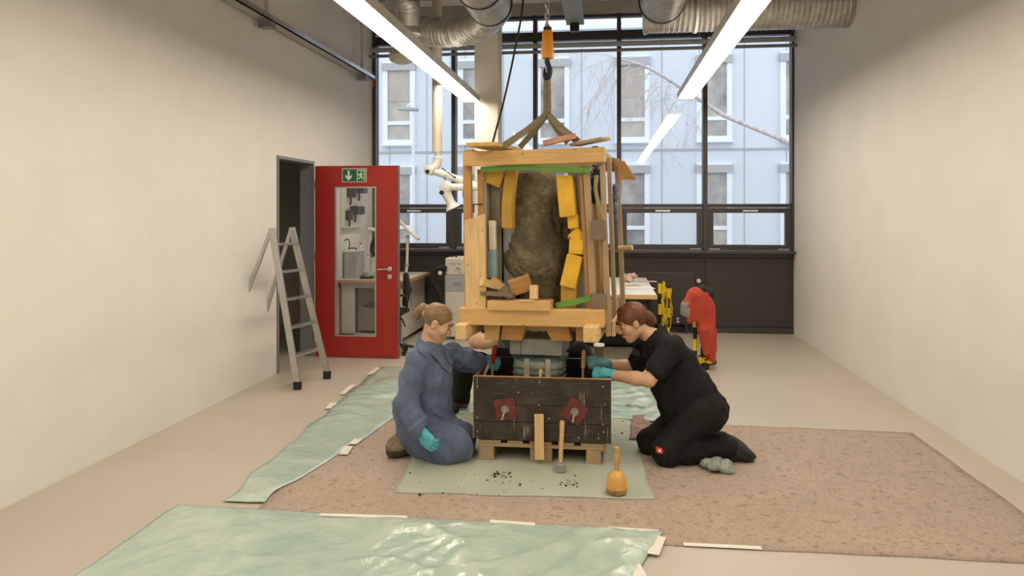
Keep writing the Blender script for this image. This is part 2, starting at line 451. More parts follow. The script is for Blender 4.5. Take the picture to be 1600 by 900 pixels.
def blob_mesh(name, bl, voxel, mat, parent=None, disp=None, off=0.0, clip=None, relax=1):
    us = [p for p in bl.p if p[2] == 'u']
    if clip is None:
        lo = np.min([p[4] for p in us], 0); hi = np.max([p[5] for p in us], 0)
    else:
        cu = [p for p in clip.p if p[2] == 'u']
        lo = np.min([p[4] for p in cu], 0); hi = np.max([p[5] for p in cu], 0)
    lo = lo - 3 * voxel - .012; hi = hi + 3 * voxel + .012
    n = np.ceil((hi - lo) / voxel).astype(int) + 1
    ax = [lo[i] + voxel * np.arange(n[i]) for i in range(3)]
    F = np.full(n, 1.0, np.float32)
    def grid(sl): return np.stack(np.meshgrid(*[ax[i][sl[i]] for i in range(3)], indexing='ij'), -1)
    def apply(F, prims):
        for kind, q, op, k, a, b_ in prims:
            if a is None: sl = tuple(slice(0, n[i]) for i in range(3))
            else:
                pad = k + .03
                i0 = np.clip(np.floor((a - pad - lo) / voxel).astype(int), 0, n); i1 = np.clip(np.ceil((b_ + pad - lo) / voxel).astype(int) + 1, 0, n)
                if (i1 <= i0).any(): continue
                sl = tuple(slice(i0[i], i1[i]) for i in range(3))
            d = prim_d(kind, q, grid(sl)); f = F[sl]
            if op == 'u': F[sl] = smin(f, d, k)
            elif op == 's': F[sl] = -smin(-f, d, k)
            else: F[sl] = -smin(-f, -d, k)
        return F
    F = apply(F, bl.p)
    if disp is not None:
        mk = np.abs(F) < .05
        idx = np.nonzero(mk); P = np.stack([ax[i][idx[i]] for i in range(3)], -1)
        F[mk] += disp(P).astype(np.float32)
    F -= off
    if clip is not None:
        G = apply(np.full(n, 1.0, np.float32), clip.p)
        F = np.maximum(F, G)
        F = np.maximum(F, -(apply(np.full(n, 1.0, np.float32), bl.p) - off + .012)) if off > 0 else F
    F[0] = F[-1] = 1; F[:, 0] = F[:, -1] = 1; F[:, :, 0] = F[:, :, -1] = 1
    s = F < 0
    cs = np.zeros(n - 1, np.int8)
    cr = [(a, b_, c) for a in (0, 1) for b_ in (0, 1) for c in (0, 1)]
    def cut(o): return tuple(slice(o[i], n[i] - 1 + o[i]) for i in range(3))
    for o in cr: cs += s[cut(o)]
    mk = (cs > 0) & (cs < 8)
    I = np.stack(np.nonzero(mk), -1); idx = np.full(n - 1, -1, np.int64); idx[mk] = np.arange(len(I))
    acc = np.zeros((len(I), 3)); cnt = np.zeros(len(I))
    for o1 in cr:
        for a in range(3):
            if o1[a]: continue
            o2 = list(o1); o2[a] = 1
            f1 = F[tuple((I + o1).T)]; f2 = F[tuple((I + o2).T)]
            x = (f1 < 0) != (f2 < 0)
            t = np.where(x, f1 / np.where(x, f1 - f2, 1), 0)
            q = np.array(o1)[None] + t[:, None] * (np.array(o2) - o1)[None]
            acc[x] += q[x]; cnt[x] += 1
    V = lo + voxel * (I + acc / np.maximum(cnt, 1)[:, None])
    Q = []
    for a in range(3):
        b_, c = (a + 1) % 3, (a + 2) % 3
        s1 = [slice(0, m_) for m_ in n]; s2 = list(s1); s1[a] = slice(0, n[a] - 1); s2[a] = slice(1, n[a])
        A, B = s[tuple(s1)], s[tuple(s2)]
        E = np.stack(np.nonzero(A != B), -1)
        E = E[(E[:, b_] > 0) & (E[:, c] > 0) & (E[:, b_] < n[b_] - 1) & (E[:, c] < n[c] - 1)]
        def cell(db, dc):
            e = E.copy(); e[:, b_] -= db; e[:, c] -= dc; return idx[tuple(e.T)]
        q = np.stack([cell(1, 1), cell(0, 1), cell(0, 0), cell(1, 0)], -1)
        fl = ~A[tuple(E.T)]
        q[fl] = q[fl][:, ::-1]; Q.append(q)
    Q = np.concatenate(Q)
    for _ in range(relax):
        sm = np.zeros_like(V); ct = np.zeros(len(V))
        for i in range(4):
            j = (i + 1) % 4
            np.add.at(sm, Q[:, i], V[Q[:, j]]); np.add.at(sm, Q[:, j], V[Q[:, i]])
            np.add.at(ct, Q[:, i], 1); np.add.at(ct, Q[:, j], 1)
        V = V * .5 + .5 * sm / np.maximum(ct, 1)[:, None]
    org = Vector([(lo[i] + hi[i]) / 2 for i in range(3)])
    me = bpy.data.meshes.new(name)
    Vl = (V - np.array(org)).astype(np.float32)
    me.vertices.add(len(Vl)); me.vertices.foreach_set('co', Vl.ravel())
    me.loops.add(Q.size); me.loops.foreach_set('vertex_index', Q.astype(np.int32).ravel())
    me.polygons.add(len(Q)); me.polygons.foreach_set('loop_start', np.arange(0, Q.size, 4, dtype=np.int32))
    me.update(calc_edges=True); me.validate()
    me.polygons.foreach_set('use_smooth', [True] * len(me.polygons))
    me.materials.append(MATS[mat])
    return link(bpy.data.objects.new(name, me), Matrix.Translation(org), parent)
_rg = np.random.RandomState(3)
def waves(n, fmin, fmax, seed, stretch=(1, 1, 1)):
    g = np.random.RandomState(seed)
    D = g.normal(size=(n, 3)); D /= np.linalg.norm(D, axis=1)[:, None]; D *= np.array(stretch)
    f = g.uniform(fmin, fmax, n); ph = g.uniform(0, 6.28, n)
    return lambda P: np.mean(np.sin((P @ (D * f[:, None]).T) * 2 * math.pi + ph), -1) * math.sqrt(n) * .7
def folds(amp, fmin, fmax, seed, stretch=(1, 1, 1), n=6):
    wv = waves(n, fmin, fmax, seed, stretch); wp = waves(4, 1.5, 4, seed + 9)
    def f(P):
        q = P + .05 * wp(P)[..., None]
        return amp * (1 - np.abs(wv(q))) * .9 - amp * .5
    return f
def creases(n, fmin, fmax, seed, stretch=(1, 1, 1)):
    """sharp piecewise-flat folds: triangle waves in warped directions, about -1..1"""
    g = np.random.RandomState(seed)
    D = g.normal(size=(n, 3)); D /= np.linalg.norm(D, axis=1)[:, None]; D *= np.array(stretch)
    f = g.uniform(fmin, fmax, n); ph = g.uniform(0, 1, n); wp = waves(4, .5, 1.6, seed + 77)
    def fn(P):
        q = P + .10 * wp(P)[..., None]
        t = np.abs(((q @ (D * f[:, None]).T + ph) % 1) - .5) * 4 - 1
        return np.max(t, -1) * .5 + np.mean(t, -1) * .5
    return fn
def basis(x, z):
    """rows: X, Y, Z with X along x, Z close to z"""
    X = Vector(x).normalized(); Z = Vector(z); Z = (Z - X * Z.dot(X)).normalized(); Y = Z.cross(X)
    return X, Y, Z
# ================================================================== THE SETTING
XL, XR, YB, YF, ZC = -3.22, 2.45, 10.17, -2.6, 4.45
def st(o): o['kind'] = 'structure'; return o
DY0, DY1, DZ = 7.06, 8.0, 2.16
o = st(wall_box('floor', (XL - 1.8, YF, -.1), (XR, YB, 0), 'lino')); o['label'] = 'beige linoleum floor of the workshop'
o = st(wall_box('ceiling', (XL - 1.8, YF, ZC), (XR + .1, YB + .1, ZC + .15), 'ceiling_paint')); o['label'] = 'grey concrete ceiling above the ducts'
o = st(wall_box('wall_left', (XL - .12, DY1, 0), (XL, YB, ZC), 'wall_paint')); o['label'] = 'white painted side wall behind the open red door'
wall_box('door_head', (XL - .12, DY0, DZ), (XL, DY1, ZC), 'wall_paint', o)
wall_box('wall_section', (XL - .12, YF, 0), (XL, DY0, ZC), 'wall_paint', o)
o = st(wall_box('wall_right', (XR, YF, 0), (XR + .12, YB, ZC), 'wall_paint')); o['label'] = 'white painted side wall opposite the door'
o = st(wall_box('wall_rear', (XL - 1.8, YF - .1, 0), (XR + .1, YF, ZC), 'wall_paint')); o['label'] = 'white wall at the near end of the room'
wall_box('corridor_end', (XL - 1.7, YB - .1, 0), (XL - .12, YB, ZC), 'wall_paint', o)
o = st(wall_box('wall_corridor', (XL - 1.8, YF, 0), (XL - 1.7, YB, ZC), 'wall_paint')); o['label'] = 'corridor wall seen through the doorway'
# parapet wall below the windows
o = st(wall_box('wall_back', (XL, YB, 0), (XR, YB + .2, 1.06), 'dark_panel')); o['label'] = 'dark brown panelled parapet below the windows'
wall_box('window_sill', (XL, YB - .16, 1.055), (XR, YB + .05, 1.085), 'frame_dark', o, .004)
wall_box('sill_apron', (XL, YB - .035, 1.0), (XR, YB, 1.055), 'frame_dark', o)
wall_box('skirting', (XL, YB - .02, 0), (XR, YB, .08), 'frame_dark', o)
for i in range(5):
    wall_box('parapet_panel', (-3.2 + 1.13 * i + .012, YB - .018, .09), (-3.2 + 1.13 * (i + 1) - .012, YB, .99), 'dark_panel', o, .003)
o = st(wall_box('trim_1', (XL, YB - .10, 4.27), (XR, YB + .2, ZC), 'ceiling_paint')); o['label'] = 'concrete lintel above the top lights'
o = st(wall_box('trim_2', (XL, 8.75, 4.12), (XR, 9.0, ZC), 'ceiling_paint')); o['label'] = 'concrete ceiling beam in front of the windows'
# windows: one bay each
MX = [-3.2 + 1.13 * i for i in range(6)]
for i in range(5):
    x0, x1 = MX[i], MX[i + 1]
    e = empty('window_%d' % (i + 1), ((x0 + x1) / 2, YB + .06, 1.09), 'dark framed window bay %s, tall fixed pane over a low tilting sash' %
              ['next to the white side wall', 'behind the white column', 'behind the hanging crate', 'above the white table', 'at the far end of the window wall'][i], None, None, 'structure')
    y0, y1 = YB + .01, YB + .12
    wall_box('mullion', (x0 - .028, y0 - .05, 1.085), (x0 + .028, y1, 4.27), 'frame_dark', e, .004)
    if i == 4: wall_box('mullion', (x1 - .028, y0 - .05, 1.085), (x1 + .028, y1, 4.27), 'frame_dark', e, .004)
    wall_box('transom', (x0 + .028, y0, 3.93), (x1 - .028, y1, 4.05), 'frame_dark', e, .004)
    wall_box('transom', (x0 + .028, y0 - .02, 1.655), (x1 - .028, y1, 1.705), 'frame_dark', e, .004)
    wall_box('head_rail', (x0 + .028, y0, 4.23), (x1 - .028, y1, 4.27), 'frame_dark', e, .004)
    xa, xb = x0 + .03, x1 - .03
    V, F = [], []
    def addb(lo, hi):
        k = len(V)
        V.extend([(lo[0] if a < 0 else hi[0], lo[1] if b_ < 0 else hi[1], lo[2] if c < 0 else hi[2]) for a, b_, c in BV]); F.extend([tuple(q + k for q in f) for f in BF])
    ys, yt = y0 - .035, y0 + .05
    addb((xa, ys, 1.09), (xb, yt, 1.165)); addb((xa, ys, 1.585), (xb, yt, 1.65)); addb((xa, ys, 1.165), (xa + .075, yt, 1.585)); addb((xb - .075, ys, 1.165), (xb, yt, 1.585))
    sash = mesh_obj('sash_frame', V, F, 'frame_dark', e)
    wall_box('sash_pane', (xa + .075, y0 + .004, 1.165), (xb - .075, y0 + .012, 1.585), 'glass', sash)
    wall_box('sash_handle', (xb - .62, ys - .03, 1.60), (xb - .43, ys - .004, 1.625), 'white_plastic', sash, .003)
    for hx in (xa + .02, xb - .17): wall_box('hinge_cover', (hx, ys - .012, 1.10), (hx + .14, ys, 1.118), 'light_grey', sash, .003)
    wall_box('pane', (x0 + .028, y0 + .05, 1.705), (x1 - .028, y0 + .058, 3.93), 'glass', e)
    wall_box('pane', (x0 + .028, y0 + .05, 4.05), (x1 - .028, y0 + .058, 4.23), 'glass', e)
# column
o = st(wall_box('column', (-1.655, 9.45, 0), (-1.345, 9.80, 4.27), 'column_paint', bevel=.01)); o['label'] = 'white square column standing before the window'
# ================================================================== OUTSIDE
o = st(wall_box('street', (-30, YB + .3, -.3), (30, 60, -.2), 'asphalt')); o['label'] = 'asphalt yard outside the windows'
FY = 19.7
bd = empty('opposite_building', (0, FY, -.2), 'pale blue building with white framed windows across the yard', 'building')
wall_box('facade', (-16, FY, -.2), (14, FY + 8, 6.42), 'facade_blue', bd)
wall_box('roof_edge', (-16.1, FY - .12, 6.36), (14.1, FY + 8, 6.50), 'facade_white', bd)
for z in (3.18, 0.40): wall_box('storey_band', (-16, FY - .03, z), (14, FY, z + .05), 'light_grey', bd)
for k in range(-2, 14): wall_box('panel_joint', (-9.4 + 1.035 * k + .52 * 0 - .012 + .5175, FY - .012, -.2), (-9.4 + 1.035 * k + .012 + .5175, FY, 6.36), 'light_grey', bd)
for fl, (zb, zt) in enumerate(((3.42, 5.66), (.62, 2.86))):
    for i in range(-2, 7):
        xc = -5.5 + 2.07 * i; hw = .44
        V, F = [], []
        for lo, hi in (((xc - hw, FY - .10, zb), (xc - hw + .13, FY + .0, zt)), ((xc + hw - .13, FY - .10, zb), (xc + hw, FY, zt)),
                       ((xc - hw + .13, FY - .10, zb), (xc + hw - .13, FY, zb + .12)), ((xc - hw + .13, FY - .10, zt - .09), (xc + hw - .13, FY, zt)), ((xc - hw + .13, FY - .09, zb + .52), (xc + hw - .13, FY, zb + .62))):
            addb(lo, hi)
        wf = mesh_obj('window_frame', V, F, 'facade_white', bd)
        wall_box('pane', (xc - hw + .13, FY - .05, zb + .12), (xc + hw - .13, FY - .045, zb + .52), 'far_pane', wf)
        wall_box('pane', (xc - hw + .13, FY - .05, zb + .62), (xc + hw - .13, FY - .045, zt - .09), 'far_pane', wf)
        wall_box('blind_box', (xc - hw - .02, FY - .14, zt - .26), (xc + hw + .02, FY - .02, zt - .06), 'light_grey', wf)
        if (i + fl) % 3 == 0: wall_box('blind', (xc - hw + .14, FY - .065, zb + (.62 if fl else 1.15)), (xc + hw - .14, FY - .055, zt - .2), 'blind_beige', wf)
        wall_box('sill', (xc - hw - .03, FY - .16, zb - .05), (xc + hw + .03, FY, zb), 'facade_white', wf)
# street lamp in the yard
p = pt(646, 185, 15.5)
sl = empty('street_lamp', (p.x, p.y, -.2), 'pale grey street lamp on a thin pole in the yard', 'street lamp')
tube('pole', [(p.x, p.y, -.2), (p.x, p.y, p.z + .05)], [.05, .03], 'facade_white', sl)
a, b_ = pt(622, 170, 15.5), pt(654, 171, 15.5)
board('lamp_head', a, b_, .16, .07, 'light_grey', sl, (0, 1, 0), .02)
tube('bracket', spline([(p.x, p.y, p.z), pt(645, 166, 15.5), pt(640, 163, 15.5), pt(636, 168, 15.5)], 4), .018, 'facade_white', sl)
# birch in the yard
tb = Vector((3.9, 15.0, -.2))
tr_ = empty('birch_tree', tb, 'bare white barked birch with thin drooping twigs in the yard', 'tree')
tube('trunk', spline([tb, tb + Vector((.05, 0, 2)), tb + Vector((-.1, .1, 4.2)), tb + Vector((.05, 0, 6.6))], 5), [.13 - .09 * i / 15 for i in range(16)], 'bark_white', tr_, 10)
rg = random.Random(4)
V, F = [], []
def addt(pts, rs):
    v, f = tube_data(pts, rs, 5); k = len(V); V.extend(v); F.extend([tuple(q + k for q in g) for g in f])
br = spline([pt(1130, 180, 14.9), pt(1066, 138, 14.6), pt(1010, 105, 14.3), pt(960, 90, 14.0)], 7)
limb = tube('limb', [tb + Vector((-.02, .05, 3.0))] + br, [.05, .045] + [.04 - .028 * i / 21 for i in range(21)], 'bark_white', tr_, 8)
def twig(p, dr, L, r, dep):
    pts = [p]; d_ = dr.copy()
    for i in range(7):
        d_ = (d_ + Vector((rg.uniform(-.25, .25), rg.uniform(-.2, .2), rg.uniform(-.32, .08)))).normalized(); pts.append(pts[-1] + d_ * L / 7)
    addt(pts, [r * (1 - i / 9) for i in range(8)])
    if dep:
        for i in range(2, 8, 2):
            for _ in range(2): twig(pts[i], (d_ + Vector((rg.uniform(-.9, .9), rg.uniform(-.4, .4), rg.uniform(-.7, .3)))).normalized(), L * .5, r * .55, dep - 1)
for i in range(3, 22, 2):
    for s_ in (-1, 1): twig(br[i], Vector((-.8, rg.uniform(-.3, .3), s_ * .5 - .3)).normalized(), rg.uniform(.7, 1.4), .008, 2)
o = mesh_obj('twigs', V, F, 'bark_white', tr_, smooth=True); o['kind'] = 'stuff'
# ================================================================== CEILING FIXTURES
def pendant(x, y0, y1, label):
    e = empty('pendant_lamp', (x, (y0 + y1) / 2, 3.0), label, 'lamp', 'linear pendant lamps')
    z = 3.0
    V, F = [], []
    def add2(lo, hi):
        k = len(V)
        V.extend([(lo[0] if a < 0 else hi[0], lo[1] if b2 < 0 else hi[1], lo[2] if c < 0 else hi[2]) for a, b2, c in BV]); F.extend([tuple(q + k for q in f) for f in BF])
    add2((x - .105, y0, z + .012), (x + .105, y1, z + .075)); add2((x - .105, y0, z), (x - .097, y1, z + .012)); add2((x + .097, y0, z), (x + .105, y1, z + .012))
    h = mesh_obj('housing', V, F, 'lamp_body', e)
    n = 4; L = (y1 - y0) / n
    for k in range(n):
        wall_box('diffuser', (x - .096, y0 + L * k + .006, z + .002), (x + .096, y0 + L * (k + 1) - .006, z + .011), 'lamp_glow', e)
        wall_box('uplight_diffuser', (x - .05, y0 + L * k + .006, z + .0755), (x + .05, y0 + L * (k + 1) - .006, z + .079), 'lamp_uplight', e)
        if k: wall_box('joint_clip', (x + .1051, y0 + L * k - .012, z + .005), (x + .109, y0 + L * k + .012, z + .07), 'steel', e)
        tube('hanger_wire', [(x, y0 + L * (k + .5), z + .07), (x, y0 + L * (k + .5), ZC)], .003, 'steel', e, 6)
    return e
pendant(-1.68, -1.2, 9.40, 'long glowing linear lamp ending at the white column')
pendant(.995, -1.2, 9.45, 'long glowing linear lamp mirrored in the window above the table')
# crane rail, hoist, hook
XC_ = -.33
ra = empty('crane_rail', (-.36, 5, 3.9), 'dark grey monorail beam of the chain hoist under the ceiling', 'crane rail')
wall_box('beam_web', (-.40, 1.0, 3.95), (-.32, 9.25, 4.2), 'mid_grey', ra)
wall_box('lower_flange', (-.47, 1.0, 3.90), (-.25, 9.25, 3.95), 'mid_grey', ra, .006)
wall_box('upper_flange', (-.47, 1.0, 4.2), (-.25, 9.25, 4.25), 'mid_grey', ra)
wall_box('end_stop', (-.42, 9.12, 3.80), (-.31, 9.22, 3.90), 'black_plastic', ra, .005)
for y in (2.0, 5.5, 9.0): wall_box('ceiling_bracket', (-.45, y - .06, 4.25), (-.27, y + .06, ZC), 'mid_grey', ra)
HD = 5.28
hx = pt(855, 60, HD)
tro = empty('hoist_trolley', (hx.x, hx.y, 3.6), 'yellow chain hoist motor hanging from the crane rail', 'hoist')
wall_box('motor_body', (hx.x - .14, hx.y - .2, 3.45), (hx.x + .14, hx.y + .2, 3.75), 'hoist_yellow', tro, .03)
wall_box('trolley_plate', (hx.x - .16, hx.y - .08, 3.75), (hx.x + .16, hx.y + .08, 3.99), 'black_plastic', tro, .01)
# chain
ch = empty('hoist_chain', (hx.x, hx.y, 2.8), 'steel link chain running down to the yellow hook block', 'chain')
def link_mesh():
    pts = []
    for k in range(16):
        a = 2 * math.pi * k / 16
        pts.append(Vector((.014 * math.cos(a), 0, .014 * math.sin(a) + (.014 if math.sin(a) > 0 else -.014))))
    pts.append(pts[0]); return tube_data(pts, .0055, 6, False)
lv, lf = link_mesh()
zt = pt(855, 45, HD).z
first = None
z = zt + .01; k = 0
while z < 3.46:
    M = Matrix.Translation((hx.x, hx.y, z)) @ Matrix.Rotation(math.radians(90) * (k % 2) + .5, 4, 'Z')
    if first is None: first = mesh_obj('chain_link', lv, lf, 'chrome', ch, M, smooth=True)
    else:
        o = bpy.data.objects.new('chain_link', first.data); link(o, M, ch)
    z += .042; k += 1
hk = empty('hook_block', pt(855, 122, HD), 'orange yellow hook block with black hook above the crate', 'hook block')
p1, p0 = pt(855.5, 48, HD), pt(855.5, 92, HD)
prof = [(.030, 0), (.045, .004), (.046, .06), (.040, .11), (.037, p1.z - p0.z - .01), (.030, p1.z - p0.z)]
lathe('block_body', prof, p0, 'hoist_yellow', hk, 8)
lathe('chain_collar', [(.028, 0), (.030, .02), (.022, .028)], p1, 'black_plastic', hk, 14)
q = [pt(855, 91, HD), pt(855, 97, HD), pt(857.5, 104, HD), pt(858.5, 112, HD), pt(856, 121, HD), pt(852.5, 121, HD), pt(850.5, 114, HD), pt(851, 107, HD)]
tube('hook', spline(q, 5), [.019] * 12 + [.022] * 12 + [.020 - .012 * i / 11 for i in range(12)], 'black_plastic', hk, 10)
# control cable
tube_o = tube('control_cable', spline([pt(826, -120, 5.0), pt(817, 5, 5.0), pt(806, 70, 5.0), pt(789, 150, 5.02), pt(770, 222, 5.05)], 8), .007, 'black_rubber', None, 8)
tag(tube_o, 'thin black control cable hanging down to the crate top', 'cable')
# pipes across the windows
for nm, z, y, r, m_, lb in (('blind_tube', 3.82, 9.98, .035, 'light_grey', 'pale grey roller tube running across the windows'), ('conduit_pipe', 3.72, 9.9, .022, 'mid_grey', 'thin dark conduit running just below the pale roller tube')):
    o = tube(nm, [(XL + .03, y, z), (XR - .02, y, z)], r, m_, None, 12); tag(o, lb, 'pipe')
# cable tray on the left wall
e = empty('cable_tray', (XL + .1, 8.9, 3.39), 'galvanised cable tray on drop rods along the white wall', 'cable tray')
wall_box('tray', (XL + .06, 3.0, 3.36), (XL + .17, 9.72, 3.375), 'steel', e)
for x in (XL + .06, XL + .166): wall_box('tray_flange', (x, 3.0, 3.36), (x + .004, 9.72, 3.42), 'steel', e)
for y in (9.35, 6.6, 3.8):
    wall_box('drop_rod', (XL + .10, y - .02, 3.375), (XL + .13, y + .02, ZC - .004), 'cream_metal', e)
    wall_box('rod_foot', (XL + .05, y - .05, 3.30), (XL + .18, y + .05, 3.36), 'mid_grey', e, .004)
tube('loose_cable', spline([(XL + .12, 9.66, 3.385), (XL + .12, 9.76, 3.36), (XL + .12, 9.79, 3.29)], 4), .012, 'orange_cable', e, 8)
# ducts
def duct(name, pts, r, parent, mat='galvanised', rib=.055, amp=.006, seg=26):
    P = [Vector(p) for p in pts]
    out, rs = [], []
    acc = 0
    for i in range(len(P) - 1):
        L = (P[i + 1] - P[i]).length; n = max(2, int(L / (rib / 4)))
        for j in range(n):
            t = j / n; out.append(P[i].lerp(P[i + 1], t)); s_ = acc + L * t
            rs.append(r + (amp if (s_ / rib) % 1 < .25 else 0))
        acc += L
    out.append(P[-1]); rs.append(r)
    return tube(name, out, rs, mat, parent, seg)
def ring(name, c, ax, r, wd, mat, parent):
    ax = Vector(ax).normalized()
    return lathe(name, [(r, -wd / 2), (r + .014, -wd / 2), (r + .014, wd / 2), (r, wd / 2)], c, mat, parent, 26, ax)
dA = empty('spiral_duct', (-1.1, 6, 3.55), 'silver spiral duct with black straps beside the crane rail', 'duct', 'ventilation ducts')
duct('duct_run', [(-1.10, 2.2, 3.62), (-1.10, 7.25, 3.60)], .205, dA)
for y in (4.4, 6.55, 7.15): ring('strap', (-1.10, y, 3.61), (0, 1, 0), .207, .02, 'duct_strap', dA)
for y in (4.4, 6.55): tube('strap_hanger', [(-1.10, y, 3.82), (-1.10, y, ZC)], .006, 'duct_strap', dA, 6)
duct('reducer', [(-1.10, 7.25, 3.60), (-1.14, 7.45, 3.58), (-1.28, 7.62, 3.53)], .165, dA, rib=.09)
duct('branch_duct', spline([(-1.28, 7.62, 3.53), (-1.5, 7.75, 3.50), (-1.8, 7.85, 3.52), (-2.0, 7.9, 3.56)], 5), .155, dA, rib=.045, amp=.006)
duct('elbow', spline([(-2.0, 7.9, 3.56), (-2.12, 7.92, 3.62), (-2.2, 7.92, 3.78), (-2.22, 7.9, 4.0), (-2.22, 7.9, ZC)], 5), .15, dA, rib=.08, amp=.006)
dB = empty('vertical_duct', (-2.0, 7.4, 3.4), 'short silver duct bend dropping from the ceiling left of the spiral duct', 'duct', 'ventilation ducts')
duct('duct_run', spline([(-2.35, 4.6, 3.95), (-2.2, 6.2, 3.92), (-2.0, 6.9, 3.86), (-1.93, 7.2, 3.68), (-1.95, 7.3, 3.45)], 6), .11, dB, rib=.06)
ring('strap', (-2.2, 6.2, 3.92), (.1, 1, 0), .112, .02, 'duct_strap', dB)
ring('strap', (-1.93, 7.2, 3.66), (0, .3, -1), .112, .03, 'steel', dB)
lathe('air_outlet', [(.10, 0), (.125, .015), (.125, .07), (.11, .09)], (-1.95, 7.31, 3.36), 'galvanised', dB, 24)
dD = empty('duct_outlet', pt(628, 92, 8.6), 'round cream duct outlet hanging behind the linear lamp', 'duct', 'ventilation ducts')
p = pt(628, 100, 8.6)
lathe('outlet_cone', [(.06, 0), (.13, .03), (.15, .09), (.12, .16), (.08, .20)], p, 'cream_metal', dD, 24)
tube('outlet_pipe', [(p.x, p.y, p.z + .18), (p.x, p.y, ZC)], .075, 'galvanised', dD, 16)
dC = empty('spiral_duct', (.6, 6, 3.6), 'silver spiral duct with a black strap near the bare branch', 'duct', 'ventilation ducts')
duct('duct_run', [(.55, 2.2, 3.66), (.55, 7.45, 3.64)], .21, dC)
duct('end_collar', [(.55, 7.45, 3.64), (.60, 7.66, 3.66)], .18, dC, rib=.1)
for y in (4.2, 6.5, 7.38): ring('strap', (.55, y, 3.65), (0, 1, 0), .213, .022, 'duct_strap', dC)
dE = empty('cross_duct', (1.6, 7.9, 3.7), 'wide silver duct crossing to the white wall at upper right', 'duct', 'ventilation ducts')
duct('duct_run', [(.40, 7.92, 3.70), (XR - .005, 7.92, 3.70)], .235, dE, rib=.05)
for x in (.42, .93, 1.45): ring('strap', (x, 7.92, 3.70), (1, 0, 0), .238, .03, 'steel', dE)
# red door
dr_ = empty('door_1', (XL, 8.0, 0), 'red door with a tall glass pane standing open at the white wall', None, None, 'structure')
x0, x1, y0, y1, zt = -3.17, -2.235, 7.93, 7.975, 2.105
gx0, gx1, gz0, gz1 = -2.945, -2.475, .235, 1.875
V, F = [], []
for lo, hi in (((x0, y0, .01), (gx0, y1, zt)), ((gx1, y0, .01), (x1, y1, zt)), ((gx0, y0, .01), (gx1, y1, gz0)), ((gx0, y0, gz1), (gx1, y1, zt))): addb(lo, hi)
lf_ = mesh_obj('door_leaf', V, F, 'red_door', dr_)
wall_box('door_edge', (x1, y0, .01), (x1 + .012, y1, zt), 'door_edge', dr_)
wall_box('glass_pane', (gx0, y0 + .018, gz0), (gx1, y0 + .026, gz1), 'glass', dr_)
V, F = [], []
for lo, hi in (((gx0, y0 - .006, gz0), (gx0 + .014, y0 + .018, gz1)), ((gx1 - .014, y0 - .006, gz0), (gx1, y0 + .018, gz1)), ((gx0 + .014, y0 - .006, gz0), (gx1 - .014, y0 + .018, gz0 + .014)), ((gx0 + .014, y0 - .006, gz1 - .014), (gx1 - .014, y0 + .018, gz1))): addb(lo, hi)
mesh_obj('glazing_bead', V, F, 'steel', dr_)
hz = .96
hp = pt(606, 421, 8.08)
lathe('handle_rose', [(.026, 0), (.026, .01), (.022, .012)], (hp.x, y0, hp.z), 'chrome', dr_, 18, (0, -1, 0))
lh = tube('door_handle', spline([(hp.x, y0 - .008, hp.z), (hp.x, y0 - .05, hp.z), (hp.x - .03, y0 - .058, hp.z), (hp.x - .12, y0 - .055, hp.z - .003)], 5), .010, 'chrome', dr_, 10)
lathe('key_rose', [(.027, 0), (.027, .01), (.012, .014)], (hp.x, y0, hp.z - .085), 'chrome', dr_, 18, (0, -1, 0))
for z in (.3, 1.1, 1.9): tube('hinge', [(x0 - .012, y1, z - .05), (x0 - .012, y1, z + .05)], .012, 'steel', dr_, 10)
sg = wall_box('exit_sign', (-2.86, y0 - .006, 1.925), (-2.585, y0, 2.075), 'sign_white', dr_)
wall_box('sign_field', (-2.853, y0 - .008, 1.932), (-2.592, y0 - .006, 2.068), 'sign_green', sg)
ex, ez = (1, 0, 0), (0, 0, 1)
prism('arrow', [(-.010, .052), (-.010, -.018), (-.036, .006), (-.036, -.020), (0, -.056), (.036, -.020), (.036, .006), (.010, -.018), (.010, .052)], (-2.785, y0 - .0082, 2.0), ex, ez, .0015, 'sign_white', sg)
V, F = [], []
for lo, hi in (((-2.69, y0 - .0097, 1.942), (-2.682, y0 - .008, 2.058)), ((-2.612, y0 - .0097, 1.942), (-2.604, y0 - .008, 2.058)), ((-2.682, y0 - .0097, 2.05), (-2.612, y0 - .008, 2.058))): addb(lo, hi)
mesh_obj('doorway_symbol', V, F, 'sign_white', sg)
V, F = [], []
def limb2(a, b2, r):
    v, f = tube_data([Vector((-2.647 + a[0], y0 - .0088, 2.0 + a[1])), Vector((-2.647 + b2[0], y0 - .0088, 2.0 + b2[1]))], r, 8); k = len(V); V.extend(v); F.extend([tuple(q + k for q in g) for g in f])
limb2((.006, .030), (.008, .040), .009); limb2((.003, .02), (-.004, -.012), .009); limb2((-.004, -.012), (.018, -.022), .006); limb2((.018, -.022), (.012, -.048), .005)
limb2((-.004, -.012), (-.014, -.034), .006); limb2((-.014, -.034), (-.032, -.036), .005); limb2((.003, .018), (.024, .004), .005); limb2((.003, .018), (-.022, .012), .005); limb2((-.022, .012), (-.026, -.006), .0045)
mesh_obj('running_figure', V, F, 'sign_white', sg)
# door lining in the wall
V, F = [], []
for lo, hi in (((XL - .14, DY1 - .03, 0), (XL + .015, DY1, DZ)), ((XL - .14, DY0, 0), (XL + .015, DY0 + .03, DZ)), ((XL - .14, DY0 + .03, DZ - .03), (XL + .015, DY1 - .03, DZ))): addb(lo, hi)
o = mesh_obj('trim_3', V, F, 'mid_grey'); st(o); o['label'] = 'grey steel lining of the doorway'
